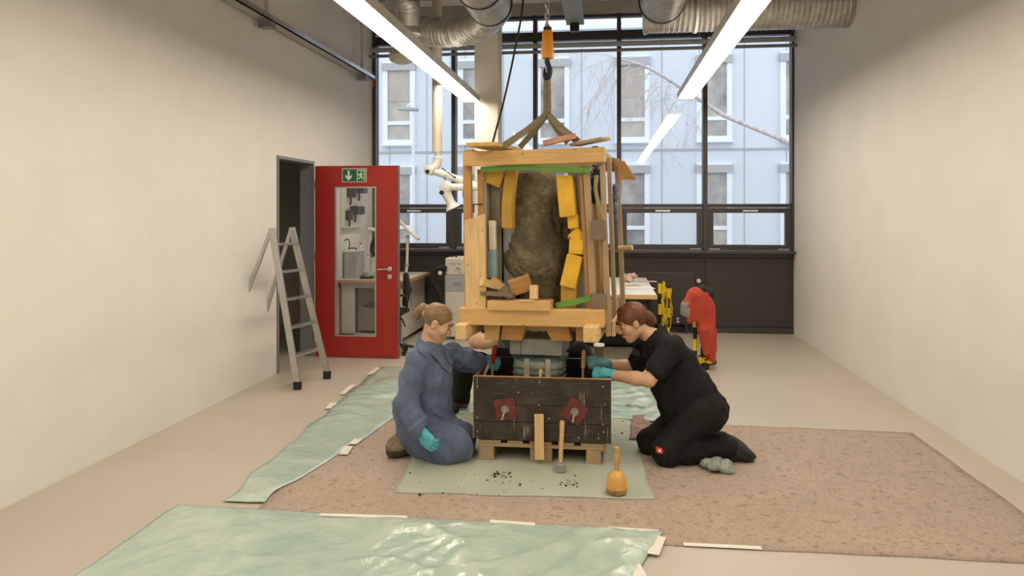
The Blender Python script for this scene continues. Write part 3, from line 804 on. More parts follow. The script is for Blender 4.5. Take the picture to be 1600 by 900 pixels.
# ================================================================== FLOOR COVERINGS
def patch(name, q, z, res, mat, amp=0, seed=1, th=.002, wob=.01, parent=None, fscale=(2.0, 6.0)):
    """a sheet over the four corners q (xy), wrinkled by amp; edges slightly wavy"""
    q = [np.array((p[0], p[1])) for p in q]
    Lu = np.linalg.norm(q[1] - q[0]); Lv = np.linalg.norm(q[3] - q[0]); nu, nv = max(2, int(Lu / res)), max(2, int(Lv / res))
    u, v = np.meshgrid(np.linspace(0, 1, nu + 1), np.linspace(0, 1, nv + 1), indexing='ij')
    P = (q[0] * ((1 - u) * (1 - v))[..., None] + q[1] * (u * (1 - v))[..., None] + q[2] * (u * v)[..., None] + q[3] * ((1 - u) * v)[..., None])
    P3 = np.concatenate([P, np.zeros(P.shape[:2] + (1,))], -1)
    w1, w2 = waves(5, .8, 3.5, seed + 50), waves(5, .8, 3.5, seed + 70)
    P3[..., 0] += wob * w1(P3 * [1, 1, 0]); P3[..., 1] += wob * w2(P3 * [1, 1, 0])
    Z = np.full(P.shape[:2], z)
    if amp:
        wr = waves(5, *fscale, seed); wp = waves(4, .6, 1.6, seed + 5); big = waves(3, .5, 1.2, seed + 6)
        qq = P3 + .18 * wp(P3)[..., None]
        cz = creases(5, fscale[0] * .8, fscale[1] * .9, seed + 3, (1, 1, 0))(P3)
        rdg = np.clip(1 - np.abs(wr(qq)) * 1.3, 0, 1) ** 2
        rdg2 = np.clip(1 - np.abs(waves(4, fscale[0] * 2, fscale[1] * 2, seed + 33)(qq)) * 1.6, 0, 1) ** 2
        Z = Z + amp * np.clip(.55 + .5 * big(P3), .1, 1) * (rdg * .7 + .3 * rdg2 + .55 * (cz + .6))
        ed = np.minimum(np.minimum(u, 1 - u) * Lu, np.minimum(v, 1 - v) * Lv)
        Z = z + (Z - z) * np.clip(ed / .08 + .15, 0, 1)
    V = [(P3[i, j, 0], P3[i, j, 1], Z[i, j]) for i in range(nu + 1) for j in range(nv + 1)]
    F = [(i * (nv + 1) + j, (i + 1) * (nv + 1) + j, (i + 1) * (nv + 1) + j + 1, i * (nv + 1) + j + 1) for i in range(nu) for j in range(nv)]
    o = mesh_obj(name, V, F, mat, parent, smooth=True)
    s_ = o.modifiers.new('thickness', 'SOLIDIFY'); s_.thickness = th; s_.offset = 0
    return o
def tape(px0, py0, px1, py1, wd, parent, z=.016):
    a, b2 = gp(px0, py0, z), gp(px1, py1, z)
    return board('tape_strip', a, b2, wd, .0012, 'tape_white', parent, (RV if abs(py1 - py0) > abs(px1 - px0) else FV), 0)
o = patch('felt_carpet', [(-1.85, 3.66), (2.2, 3.66), (2.2, 5.72), (-1.85, 5.86)], .003, .06, 'felt', 0, 3, .006, .008)
tag(o, 'speckled pinkish brown protective fleece spread on the floor', 'fleece mat')
a, b_, c, d_ = gp(620, 771), gp(1026, 783), gp(962, 585), gp(690, 585)
o = patch('floor_mat', [a, b_, c, d_], .009, .03, 'mat_green', .005, 8, .003, .012, fscale=(.8, 2.2))
tag(o, 'smooth olive green mat under the pallet', 'mat')
fs = patch('plastic_sheet', [(-2.3, 2.0), (-.25, 2.0), (.285, 3.80), (-2.3, 3.815)], .009, .016, 'film_green', .026, 21, .0012, .008, fscale=(1.2, 3.6))
tag(fs, 'crinkled pale green plastic sheet in front of the brown fleece', 'plastic sheet', 'pale green plastic sheets')
for t in ((500, 804, 636, 808), (766, 814, 836, 819), (950, 825, 1030, 830)): tape(*t, .035, fs)
tape(1032, 838, 1020, 866, .055, fs); tape(988, 881, 1001, 905, .07, fs)
ls = patch('plastic_sheet', [(-2.12, 3.9), (-1.82, 3.9), (-1.44, 5.75), (-1.52, 7.5)][:0] or [(-2.10, 3.9), (-1.86, 3.9), (-1.32, 7.45), (-2.30, 7.47)], .009, .020, 'film_green', .034, 35, .0012, .03, fscale=(1.2, 3.6))
tag(ls, 'crinkled pale green plastic sheet before the red door', 'plastic sheet', 'pale green plastic sheets')
tape(591, 574, 577, 585, .05, ls); tape(552, 601, 534, 616, .05, ls); tape(522, 629, 514, 638, .06, ls)
tape(560, 686, 551, 694, .06, ls); tape(545, 697, 536, 710, .06, ls)
rs_ = patch('plastic_sheet', [(-1.40, 5.84), (.62, 5.74), (.50, 7.3), (-1.2, 7.4)], .012, .024, 'film_green', .030, 44, .0012, .02, fscale=(1.2, 3.6))
tag(rs_, 'crinkled pale green plastic sheet behind the dark box', 'plastic sheet', 'pale green plastic sheets')
o = board('tape_strip', gp(1068, 850, .008), gp(1190, 856, .008), .035, .0012, 'tape_white', None, (0, 1, 0), 0)
tag(o, 'white tape strip along the bare floor edge of the brown fleece', 'tape')
a, b_, c, d_ = gp(984, 690), gp(1020, 690), gp(1012, 650), gp(988, 652)
o = patch('cloth_rag', [a, b_, c, d_], .014, .02, 'shoe_brown', .018, 61, .003, .01); o.data.materials[0] = MATS['rag_pink']
tag(o, 'crumpled dusky pink rag beside the kneeling person in black', 'rag')
b_ = Blob(); c = gp(994, 641); rr = random.Random(3)
for i in range(7): b_.ell(c + Vector((rr.uniform(-.06, .06), rr.uniform(-.06, .06), rr.uniform(.015, .04))), (.035, .03, .02), k=.01)
o = blob_mesh('crumpled_film', b_, .008, 'film_green', None, folds(.012, 8, 18, 5)); tag(o, 'small crumpled wad of pale film by the rag', 'plastic wad')
b_ = Blob(); c = gp(1112, 736)
for i in range(7): b_.ell(c + Vector((rr.uniform(-.03, .1), rr.uniform(-.05, .05), rr.uniform(.02, .05))), (.05, .04, .03), k=.01)
o = blob_mesh('crumpled_film', b_, .008, 'film_clear', None, folds(.012, 8, 18, 9)); tag(o, 'crumpled clear film beside the black trouser knee', 'plastic wad')
# crumbs of soil
V, F = [], []
for i in range(120):
    k = rr.random()
    if k < .35: px, py = rr.gauss(782, 9), rr.gauss(743, 4)
    elif k < .55: px, py = rr.gauss(893, 10), rr.gauss(756, 4)
    elif k < .85: px, py = rr.uniform(957, 1000), rr.uniform(625, 690)
    else: px, py = rr.uniform(640, 1000), rr.uniform(732, 775)
    c = gp(px, py, .013); s_ = min(.007, abs(rr.gauss(.0015, .0022)) + .0012); n = len(V)
    for a_, b2, c2 in BV: V.append((c.x + a_ * s_ * rr.uniform(.6, 1.3), c.y + b2 * s_ * rr.uniform(.6, 1.3), c.z + (c2 + .6) * s_ * .6))
    F.extend([tuple(q + n for q in f) for f in BF])
o = mesh_obj('soil_crumbs', V, F, 'soil'); tag(o, 'dark crumbs of soil scattered on the olive mat', 'soil', None, 'stuff')
# ================================================================== PALLET AND DARK BOX
BX0, BX1, BY0, BY1, BZ0, BZ1 = -.833, .040, 4.727, 5.40, .150, .548
pl = empty('pallet', (-.41, 5.05, .01), 'weathered wooden pallet carrying the dark box', 'pallet')
PX0, PX1, PY0, PY1 = -.80, -.01, 4.735, 5.40
for r_, y in enumerate((PY0, (PY0 + PY1) / 2 - .05, PY1 - .1)):
    abox('stringer_board', (PX0, y, .100), (PX1, y + .1, .122), 'wood_pallet', pl)
for x, wd in ((PX0, .10), (-.475, .145), (PX1 - .11, .10)):
    abox('bottom_runner', (x, PY0, .012), (x + wd, PY1, .030), 'wood_pallet', pl)
    for y in (PY0, (PY0 + PY1) / 2 - .05, PY1 - .1): abox('block', (x + .004, y + .002, .030), (x + wd - .004, y + .1, .100), 'wood_pallet', pl)
x = PX0
for k, wd in enumerate((.14, .10, .14, .10, .14)):
    abox('deck_board', (x, PY0, .122), (x + wd, PY1, .142), 'wood_pallet', pl); x += wd + .0425
abox('packing_batten', (PX1 - .02, PY0 + .02, .085), (PX1 + .02, PY1, .142), 'hose_pale', pl).data.materials[0] = MATS['wood_old']
bx = empty('plywood_box', ((BX0 + BX1) / 2, BY0, BZ0), 'open box of dark scuffed plywood with two red anchor plates', 'box')
hs = [BZ0 - .004, .262, .372, BZ1]
for i in range(3): wall_box('front_plank', (BX0, BY0, hs[i] + .0015), (BX1, BY0 + .021, hs[i + 1] - .0015), 'plywood_dark', bx, .002)
wall_box('side_panel', (BX0, BY0 + .021, BZ0), (BX0 + .021, BY1 - .021, BZ1), 'plywood_dark', bx)
wall_box('side_panel', (BX1 - .021, BY0 + .021, BZ0), (BX1, BY1 - .021, BZ1), 'plywood_dark', bx)
wall_box('back_panel', (BX0, BY1 - .021, BZ0), (BX1, BY1, BZ1), 'plywood_dark', bx)
wall_box('bottom_panel', (BX0 + .021, BY0 + .021, .143), (BX1 - .021, BY1 - .021, .162), 'plywood_dark', bx)
wall_box('edge_strip', (BX0 - .003, BY0 - .002, BZ1), (BX1 + .002, BY0 + .021, BZ1 + .003), 'wood_orange', bx)
wall_box('edge_strip', (BX0 - .004, BY0 - .001, BZ0), (BX0, BY0 + .021, BZ1), 'wood_orange', bx)
def onfront(px, py):
    d = 4.74
    for _ in range(6):
        v = pt(px, py, d); d += (BY0 - v.y) / CA
    return pt(px, py, d)
sh = bpy.data.meshes.new('screw')
for px, py in ((746, 604), (746, 652), (746, 674), (746, 683), (843, 597), (842, 633), (810, 613), (942, 604), (945, 632), (942, 663), (943, 675), (935, 685), (904, 684), (858, 654)):
    v = onfront(px, py); lathe('screw', [(.005, 0), (.005, .001), (.002, .002)], (v.x, BY0, v.z), 'steel', bx, 8, (0, -1, 0))
for (px, py, ang) in ((789.5, 639, 9), (898, 643, -33)):
    v = onfront(px, py); Rm = Matrix.Translation((v.x, BY0 - .006, v.z)) @ Matrix.Rotation(math.radians(ang), 4, 'Y') @ Matrix.Rotation(math.radians(90), 4, 'X')
    Rm = Matrix.Translation((v.x, BY0 - .006, v.z)) @ Matrix.Rotation(math.radians(-ang), 4, 'Y')
    hs_ = .066
    pp = mesh_obj('anchor_plate', [(a * hs_, b2 * .005, c * hs_) for a, b2, c in BV], BF, 'red_paint', bx, Rm, bevel=.002)
    lathe('nut', [(.020, 0), (.020, .016), (.017, .02)], (v.x, BY0 - .011, v.z), 'hammer_head', pp, 6, (0, -1, 0))
    lathe('washer', [(.026, 0), (.026, .004)], (v.x, BY0 - .0105, v.z), 'hammer_head', pp, 18, (0, -1, 0))
    tube('threaded_rod', [(v.x, BY0, v.z), (v.x - .010, BY0 - .075, v.z - .045)], .0085, 'steel', pp, 10)
# batten and hammer leaning against it
a, b_ = gp(843, 716, .05), onfront(842.5, 646)
o = board('timber_batten', (a.x, BY0 - .036, .045), (b_.x, BY0 - .019, b_.z), .058, .034, 'wood_pale', None, RV, .003)
tag(o, 'short pale timber batten leaning upright against the dark box', 'batten')
hm = empty('club_hammer', gp(875, 740), 'hammer with pale wooden handle standing head down on the mat', 'hammer')
b_ = gp(875.5, 741, .0); c = Vector((b_.x, b_.y, .045)); t = Vector((b_.x + .004, BY0 - .012, .285))
board('hammer_head', c + RV * -.03 + UP * -.002, c + RV * .03 + UP * -.002, .06, .055, 'hammer_head', hm, (0, 1, 0), .010)
ax = (t - c).normalized(); tube('handle', [c, c.lerp(t, .3), c.lerp(t, .85), c.lerp(t, .95), t], [.0125, .0135, .0155, .017, .012], 'wood_handle', hm, 12)
ml = empty('carver_mallet', gp(963, 774), 'round yellow wooden mallet standing upright on the mat corner', 'mallet')
b_ = gp(963.5, 771, .012); b_.z = .012
lathe('mallet_base', [(.044, 0), (.055, .006), (.058, .018), (.0585, .034)], b_, 'mallet_worn', ml, 28)
lathe('mallet_head', [(.0585, .034), (.0575, .055), (.054, .080), (.048, .100), (.038, .116), (.026, .126), (.016, .131)], b_, 'mallet_varnish', ml, 28)
lathe('handle', [(.015, -.004), (.013, .012), (.015, .04), (.0175, .07), (.0165, .092), (.012, .102), (.0145, .110), (.0165, .120), (.014, .132), (.006, .137)], b_ + UP * .130, 'wood_handle', ml, 20)
# ================================================================== HANGING CRATE
TH = math.radians(13.2)
CX = RV * math.cos(TH) - FV * math.sin(TH); CY = RV * math.sin(TH) + FV * math.cos(TH)
CO = RV * .1155 + FV * 4.82
CT = Matrix(((CX.x, CY.x, 0, CO.x), (CX.y, CY.y, 0, CO.y), (0, 0, 1, 0), (0, 0, 0, 1)))
ROLL = Matrix.Translation((0, 0, 1.4)) @ Matrix.Rotation(math.radians(-.8), 4, 'Y') @ Matrix.Translation((0, 0, -1.4))
CT = CT @ ROLL
def C(x, y, z): return CT @ Vector((x, y, z))
CTi = CT.inverted()
def cl(px, py, y):
    """crate x, z for a picture point lying at crate depth y"""
    d = 4.82
    for _ in range(8):
        v = CTi @ pt(px, py, d); d += (y - v.y) / math.cos(TH)
    v = CTi @ pt(px, py, d); return v.x, v.z
cr_ = empty('hanging_crate', C(0, .45, .78), 'open timber crate hanging from slings around the dark stone', 'crate')
def cb(name, px0, px1, py0, py1, y0, y1, mat, bevel=.003):
    ym = y0
    xa, za = cl(px0, py1, ym); xb, zb = cl(px1, py0, ym)
    return abox(name, (xa, y0, za), (xb, y1, zb), mat, cr_, CT, bevel)
CD = .95
cb('front_beam', 717, 944, 484.5, 507.5, 0, .07, 'wood_new', .005)
cb('front_beam', 723, 945, 229.5, 259.5, 0, .045, 'wood_new', .004)
# lengthwise skids
xa, za = cl(710.5, 531, -.12); xb, zb = cl(728, 506.5, -.12); abox('skid', (xa, -.12, za), (xb, CD, zb - .004), 'wood_pale', cr_, CT, .008)
xa, za = cl(911, 535.5, -.12); xb, zb = cl(934.5, 509.5, -.12); abox('skid', (xa, -.12, za), (xb, CD, zb - .004), 'wood_pale', cr_, CT, .008)
SKZ = zb
abox('rear_beam', (-.47, CD - .06, .875), (.47, CD, .965), 'wood_new', cr_, CT)
abox('rear_beam', (-.45, CD - .05, 1.895), (.47, CD, 2.0), 'wood_old', cr_, CT)
abox('cross_beam', (-.36, .22, .80), (.36, .30, .872), 'wood_pale', cr_, CT)
abox('cross_beam', (-.36, .70, .80), (.36, .78, .872), 'wood_pale', cr_, CT)
for k in range(6): abox('floor_board', (-.46, .075 + k * .137, .878), (.46, .075 + k * .137 + .128, .905), 'wood_pale', cr_, CT)
# slanting chocks below
for px0, px1, q0, q1, m_ in ((757, 782, 779, 757, 'wood_new'), (786, 822, 815, 783, 'wood_orange'), (850, 888, 893, 862, 'wood_orange'), (900, 914, 912, 900, 'wood_orange')):
    xa, z1 = cl(px0, 508, .10); xb, _ = cl(px1, 508, .10); xc, z0 = cl(q0, 532, .10); xd, _ = cl(q1, 532, .10)
    P = [(xd if xd < xc else xc, z0), (xc if xc > xd else xd, z0), (xb, z1), (xa, z1)]
    prism('chock', P, C(0, .18, 0), CX, CT.to_3x3() @ Vector((0, 0, 1)), .085, m_, cr_)
# posts and side boards, left
cb('post', 726, 735.5, 258, 484, .05, .09, 'wood_orange')
x_, _ = cl(748, 300, .88)
for yy, wd, m_ in ((.88, .05, 'wood_orange'), (.62, .04, 'wood_orange')): abox('post', (-.455, yy, .97), (-.455 + wd, yy + .045, 1.895), m_, cr_, CT)
xa, za = cl(727, 484, .012); xb, zb = cl(757, 334, .012); _, zl = cl(727, 345, .012)
p0_, p1_ = C((xa + xb) / 2, .03, za), C((xa + xb) / 2, .03, zl)
board('slanted_front_board', p0_, p1_, xb - xa, .028, 'wood_pale', cr_, CX, .002, 0, zb - zl)
tube('loop_wire', spline([C(-.42, .07, 1.78), C(-.455, .06, 1.77), C(-.46, .06, 1.70), C(-.43, .07, 1.66), C(-.34, .10, 1.655)], 5), .004, 'black_rubber', cr_, 8)
xa, _ = cl(757.5, 400, .10); xb, _ = cl(774, 400, .12)
abox('side_sheet', (xa, .10, .905), (xa + .018, .86, 1.88), 'panel_beige', cr_, CT)
abox('lining_panel', (xa + .02, .20, .905), (xa + .085, .23, 1.86), 'panel_beige', cr_, CT)
abox('lining_panel', (xa + .088, .26, .905), (xa + .165, .28, 1.86), 'panel_grey', cr_, CT)
abox('lining_panel', (xa + .12, .62, .905), (xa + .20, .64, 1.86), 'panel_grey', cr_, CT)
abox('post', (xa - .045, .10, .905), (xa - .002, .14, 1.89), 'wood_orange', cr_, CT)
# back wall of the crate
for k in range(6):
    xk = -.40 + k * .135
    abox('back_board', (xk, CD - .085, .905), (xk + .128, CD - .065, 1.86), 'wood_grey' if k != 2 else 'panel_grey', cr_, CT)
# right side: lining, slats, blocks
xa, _ = cl(892, 400, .14); xb, _ = cl(906, 400, .10)
p0_, p1_ = C(cl(897, 480, .16)[0], .16, .93), C(cl(896, 262, .16)[0] - .02, .16, 1.88)
board('lining_panel', C(.300, .17, .93), C(.262, .17, 1.885), .075, .02, 'panel_grey', cr_, CX)
board('lining_panel', C(.342, .15, .93), C(.300, .15, 1.885), .030, .02, 'panel_grey', cr_, CX)
abox('side_sheet', (.345, .20, .905), (.36, .84, 1.87), 'wood_grey', cr_, CT)
board('side_slat', C(.362, .10, .93), C(.322, .10, 1.89), .024, .04, 'wood_orange', cr_, CX)
board('side_slat', C(.397, .07, .97), C(.362, .07, 1.89), .042, .035, 'wood_old', cr_, CX)
board('side_slat', C(.425, .20, .97), C(.395, .20, 1.89), .030, .03, 'wood_orange', cr_, CX)
board('side_slat', C(.450, .26, .97), C(.430, .26, 1.80), .030, .03, 'wood_grey', cr_, CX)
board('side_slat', C(.490, .075, .80), C(.464, .075, 1.91), .032, .04, 'wood_old', cr_, CX)
board('side_slat', C(.500, .40, .80), C(.474, .40, 1.96), .028, .045, 'wood_old', cr_, CX)
board('side_slat', C(.518, .86, .86), C(.485, .86, 1.99), .034, .045, 'wood_old', cr_, CX)
board('side_rail', C(.470, .05, .925), C(.470, CD, .925), .09, .03, 'wood_old', cr_, (0, 0, 1))
board('side_rail', C(.515, .12, .84), C(.515, .55, .84), .10, .02, 'wood_pale', cr_, (0, 0, 1))
cb('spacer_block', 925, 945, 343, 375, .03, .09, 'wood_grey')
cb('spacer_block', 921, 929, 345, 374, .09, .15, 'wood_grey')
cb('spacer_block', 925, 946, 459.5, 485, .03, .09, 'wood_grey')
prism('corner_board', [(0, 0), (.135, -.005), (.045, .135), (0, .13)], C(.50, .80, 1.83), CX, (0, 0, 1), .025, 'wood_orange', cr_)
tube('protruding_dowel', [C(.50, .75, 1.33), C(.60, .72, 1.335)], .018, 'wood_pale', cr_, 12)
# green straps
ribbon('strap', [C(-.335, .06, 1.875), C(-.33, .03, 1.885), C(-.05, .03, 1.893), C(.18, .028, 1.872), C(.38, .028, 1.858), C(.385, .09, 1.857)], .034, .003, 'strap_green', cr_, (0, 0, 1))
ribbon('strap', [C(.12, .12, .985), C(.16, .05, .995), C(.28, .035, 1.02), C(.385, .03, 1.05), C(.42, .1, 1.075)], .036, .003, 'strap_green', cr_, (0, 0, 1))
# pale hose and dark bag tucked in the right side
tube('padding_hose', spline([C(.42, .12, 1.83), C(.415, .11, 1.74), C(.435, .11, 1.60), C(.452, .11, 1.35), C(.47, .11, 1.02)], 6), .014, 'hose_pale', cr_, 10)
b_ = Blob(); rr = random.Random(11)
for i in range(8): b_.ell(C(.425 + rr.uniform(-.025, .025), .17 + rr.uniform(-.03, .05), 1.81 + rr.uniform(-.12, .05)), (.04, .04, .05), k=.012)
o = blob_mesh('plastic_bag', b_, .008, 'bag_dark', cr_, folds(.012, 8, 20, 4))
b_ = Blob()
for i in range(7): b_.ell(C(.485, .72 + rr.uniform(-.06, .05), 1.55 + i * .035), (.025, .04, .04), k=.012)
blob_mesh('plastic_bag', b_, .008, 'foam_blue', cr_, folds(.01, 8, 20, 8)).data.materials[0] = MATS['coat_blue']
# board lying across the front beam
cb('sill_board', 761, 860, 471, 485, -.025, .10, 'wood_new', .004)
# top planks (roof timbers)
abox('top_beam', (-.45, .06, 1.965), (-.39, CD, 2.02), 'wood_old', cr_, CT)
abox('top_beam', (.40, .06, 1.95), (.44, CD, 2.015), 'wood_old', cr_, CT)
# slings
sg_ = empty('lifting_slings', pt(855, 118, HD), 'olive webbing slings spreading from the hook to the crate top', 'sling')
ht = pt(855, 117, HD); kn = pt(855, 182, HD)
wv = RV
for dx in (-.010, .010): ribbon('sling_strand', [ht + RV * dx * .6, ht.lerp(kn, .5) + RV * dx, kn + RV * dx * 1.1], .040, .007, 'sling', sg_, RV * .8 + FV * .6 * (1 if dx > 0 else -1))
for ex_, ey_, ed_ in ((790, 226, 4.90), (816, 226, 5.60), (899, 218, 4.82), (884, 219, 5.55)):
    e = pt(ex_, ey_, ed_); dv_ = (e - kn).normalized()
    ribbon('sling_leg', [kn + UP * .02, kn.lerp(e, .5), e, e + dv_ * .04], .044, .007, 'sling', sg_, dv_.cross(FV))
# loose timber on the crate top
def loose(name, p0, p1, wd, th, mat, wdir, label, grp=None, cat='plank'):
    o = board(name, p0, p1, wd, th, mat, None, wdir, .002); tag(o, label, cat, grp); return o
loose('short_plank', C(-.285, -.13, 2.035), C(-.25, .45, 2.045), .20, .024, 'wood_new', CX, 'short plank jutting over the crate top beneath the black cable')
loose('short_plank', C(.50, -.02, 2.052), C(.28, .1, 2.030), .10, .02, 'wood_old', CY, 'thin weathered plank lying on the crate top corner near the window post')
o = loose('brick_scrap', C(.09, .03, 2.04), C(.30, .05, 2.082), .05, .035, 'cardboard_red', CY, 'pinkish packing scrap wedged below a sling on the crate top', None, 'packing scrap')
# ------------------------------------------------------------------ the stone
SD = 5.27; S_ = SD / FPX
b_ = Blob()
def sp(px, py, dd=0): return pt(px, py, SD + dd)
b_.cone(sp(836, 285), sp(833, 340), 32 * S_, 41 * S_, .06)
b_.cone(sp(833, 340), sp(831, 400), 41 * S_, 52 * S_, .06)
b_.ell(sp(832, 402), (54 * S_, .20, 50 * S_), k=.06)
b_.cone(sp(838, 420), sp(846, 462), 42 * S_, 34 * S_, .06)
b_.cone(sp(857, 278, -.02), sp(868, 318, -.02), 12 * S_, 14 * S_, .015)
b_.cone(sp(878, 345, .04), sp(881, 385, .04), 12 * S_, 11 * S_, .02)
b_.cone(sp(873, 392, 0), sp(870, 430, 0), 14 * S_, 14 * S_, .03)
b_.cone(sp(868, 322, -.16), sp(873, 352, -.12), 8 * S_, 9 * S_, .025, 's'); b_.cone(sp(851, 272, -.16), sp(858, 322, -.17), 4 * S_, 5 * S_, .02, 's')
b_.cone(sp(850, 455), sp(850, 485), 32 * S_, 30 * S_, .04)
b_.ell(sp(815, 281, 0), (12 * S_, .09, 10 * S_), k=.03)
b_.plane((0, 0, 1), pt(836, 272, SD).z)
b_.plane((0, 0, -1), -.906)
n1, n2, n3 = waves(7, 4, 9, 21), waves(7, 12, 26, 22), waves(6, 35, 60, 23)
o = blob_mesh('stone_sculpture', b_, .009, 'stone', None, lambda P: .007 * n1(P) + .004 * n2(P) + .0025 * n3(P))
tag(o, 'rough dark brown stone block bulging below, standing inside the crate', 'stone')
o = board('metal_cap', sp(811, 269), sp(845, 269), .15, .030, 'panel_grey', None, FV, .006); tag(o, 'grey pad lying on top of the dark stone', 'pad')
# ------------------------------------------------------------------ foam wedges
def foam(px, py, w_, h_, ang, y, dep, mat, label, cat='foam', name='foam_block', bend=0, yaw=0):
    x, z = cl(px, py, y)
    n = 6
    V, F = [], []
    hs_ = w_ * S_ / 2 * .96; hh = h_ * S_ / 2 * .96
    for i in range(n + 1):
        t = -1 + 2 * i / n; bx_ = bend * (1 - t * t)
        for a, b2 in ((-1, -1), (1, -1), (1, 1), (-1, 1)): V.append((a * hs_ + bx_, b2 * dep / 2, t * hh))
    for i in range(n):
        for k in range(4):
            k2 = (k + 1) % 4; F.append((i * 4 + k, i * 4 + k2, i * 4 + 4 + k2, i * 4 + 4 + k))
    F.append((3, 2, 1, 0)); F.append((n * 4, n * 4 + 1, n * 4 + 2, n * 4 + 3))
    M = CT @ Matrix.Translation((x, y + dep / 2, z)) @ Matrix.Rotation(math.radians(ang), 4, 'Y') @ Matrix.Rotation(math.radians(yaw), 4, 'Z')
    o = mesh_obj(name, V, F, mat, None, M, bevel=.011, seg=3); tag(o, label, cat, 'foam packing around the stone'); return o
foam(884, 306.5, 25, 62, -4, .06, .10, 'foam_yellow', 'tall bright yellow foam block at the upper right of the stone')
foam(895, 346, 17, 22, -3, .10, .07, 'foam_yellow', 'small yellow foam cube directly below the tall yellow block')
foam(901, 372, 20, 24, -40, .10, .08, 'foam_yellow', 'yellow foam wedge tilted point-up in the middle of the right side', yaw=20)
foam(900, 386, 22, 22, 4, .08, .08, 'foam_yellow', 'yellow foam piece under the tilted wedge right of the stone')
foam(892, 424, 24, 50, 14, .07, .09, 'foam_yellow', 'slanting yellow foam slab at the lower right of the stone')
foam(888, 464, 24, 38, 2, .10, .09, 'foam_dull', 'dull yellow foam block behind the lower green strap')
foam(795, 311, 17, 92, 5, .10, .10, 'foam_dull', 'long bent ochre foam strip along the upper left of the stone', bend=-.012)
foam(770, 277, 30, 24, 22, .10, .09, 'foam_dull', 'ochre foam wedge folded into the upper left crate corner')
foam(768.5, 368, 12, 46, 0, .10, .04, 'styrofoam', 'upright off-white polystyrene strip left of the stone', 'packing strip', 'packing_strip')
foam(768.5, 413, 15, 44, 0, .10, .05, 'foam_blue', 'pale blue foam strip below the white polystyrene strip', 'foam', 'foam_strip')
# ------------------------------------------------------------------ offcuts on the sill board
def off(pxa, pya, pxb, pyb, ya, yb, wd, th, mat, wdir, label, mz=0):
    xa, za = cl(pxa, pya, ya); xb, zb = cl(pxb, pyb, yb)
    o = board('wood_offcut', C(xa, ya, za), C(xb, yb, zb), wd, th, mat, None, wdir, .002); tag(o, label, 'wood offcut', 'offcuts on the crate sill'); return o
off(752, 457.5, 803, 461, .02, .02, .06, .026, 'wood_grey', CY, 'long grey offcut lying lowest on the sill below the pale wedge')
off(752, 440, 776, 447, .0, .10, .050, .045, 'wood_pale', (0, 0, 1), 'pale wedge shaped offcut at the left end of the pile')
off(768, 436, 786, 450, .09, .09, .045, .05, 'wood_new', CY, 'yellow offcut leaning behind the pale wedge')
off(786, 448, 800, 464, .01, .03, .05, .05, 'wood_grey', CY, 'short grey block end beside the leaning square board')
off(797, 451, 829, 440, .05, .09, .10, .05, 'wood_orange', CT.to_3x3() @ Vector((.35, .4, -.85)), 'square orange board end leaning against the stone')
off(834.5, 446, 834.5, 468, .05, .03, .05, .045, 'wood_pale', CX, 'small upright block at the right end of the offcut pile')
off(811, 469.5, 836, 469.5, -.005, .0, .06, .008, 'wood_pale', CY, 'thin pale shim lying flat on the sill board')
off(781, 442, 812, 434, .10, .12, .02, .006, 'tape_green', CY, 'thin dark slip of sheet sticking out behind the square board')
# ------------------------------------------------------------------ wrapped plinth in the box
pc = pt(844, 560, 5.13)
pw = empty('wrapped_plinth', (pc.x, pc.y, .165), 'stone plinth wrapped in film and tape standing inside the dark box', 'plinth')
b_ = Blob()
b_.box((pc.x, pc.y, .40), (.165, .15, .24), np.array(Matrix((CX, CY, UP))), .08, .02)
b_.cone(pc + CX * -.17 + Vector((0, -.03, .09)), pc + CX * -.15 + Vector((0, -.03, -.02)), .040, .03, .03); b_.cone(pc + CX * .17 + Vector((0, -.03, .08)), pc + CX * .15 + Vector((0, -.03, -.03)), .036, .03, .03)
b_.plane((0, 0, 1), .655); b_.plane((0, 0, -1), -.165)
fo = folds(.010, 4, 10, 13, (1, 1, .5))
blob_mesh('film_wrap', b_, .008, 'film_clear', pw, fo)
def band(z0, z1, mat, nm='tape_band'):
    c = Blob(); c.box((pc.x, pc.y, (z0 + z1) / 2), (.24, .24, (z1 - z0) / 2), rad=.001, k=.001)
    blob_mesh(nm, b_, .008, mat, pw, fo, off=.005, clip=c, relax=0)
mesh_obj('plinth_slab', [pc + CX * a * .178 + CY * b2 * .16 + UP * (.70 - pc.z + c2 * .055) for a, b2, c2 in BV], BF, 'slab_grey', pw, bevel=.01)
ribbon('binding_cord', [pc + CX * -.10 - CY * .163 + UP * (.755 - pc.z), pc + CX * -.10 - CY * .163 + UP * (.645 - pc.z)], .006, .004, 'tape_green', pw, CX)
band(.60, .635, 'tape_green'); band(.545, .57, 'tape_olive'); band(.50, .53, 'tape_green'); band(.46, .485, 'tape_olive')
for px, w_ in ((822, .040), (856, .044)):
    q = pt(px, 565, 4.95); c = Blob(); c.box((q.x, pc.y - .15, .52), (w_ / 2, .16, .10), rad=.001, k=.001)
    blob_mesh('tape_band', b_, .008, 'tape_cream', pw, fo, off=.008, clip=c, relax=0)
o = loose('wood_stake', pt(845, 577, 4.86), pt(842, 610, 4.84), .016, .012, 'wood_pale', RV, 'thin split stake standing in front of the wrapped plinth', None, 'stake')
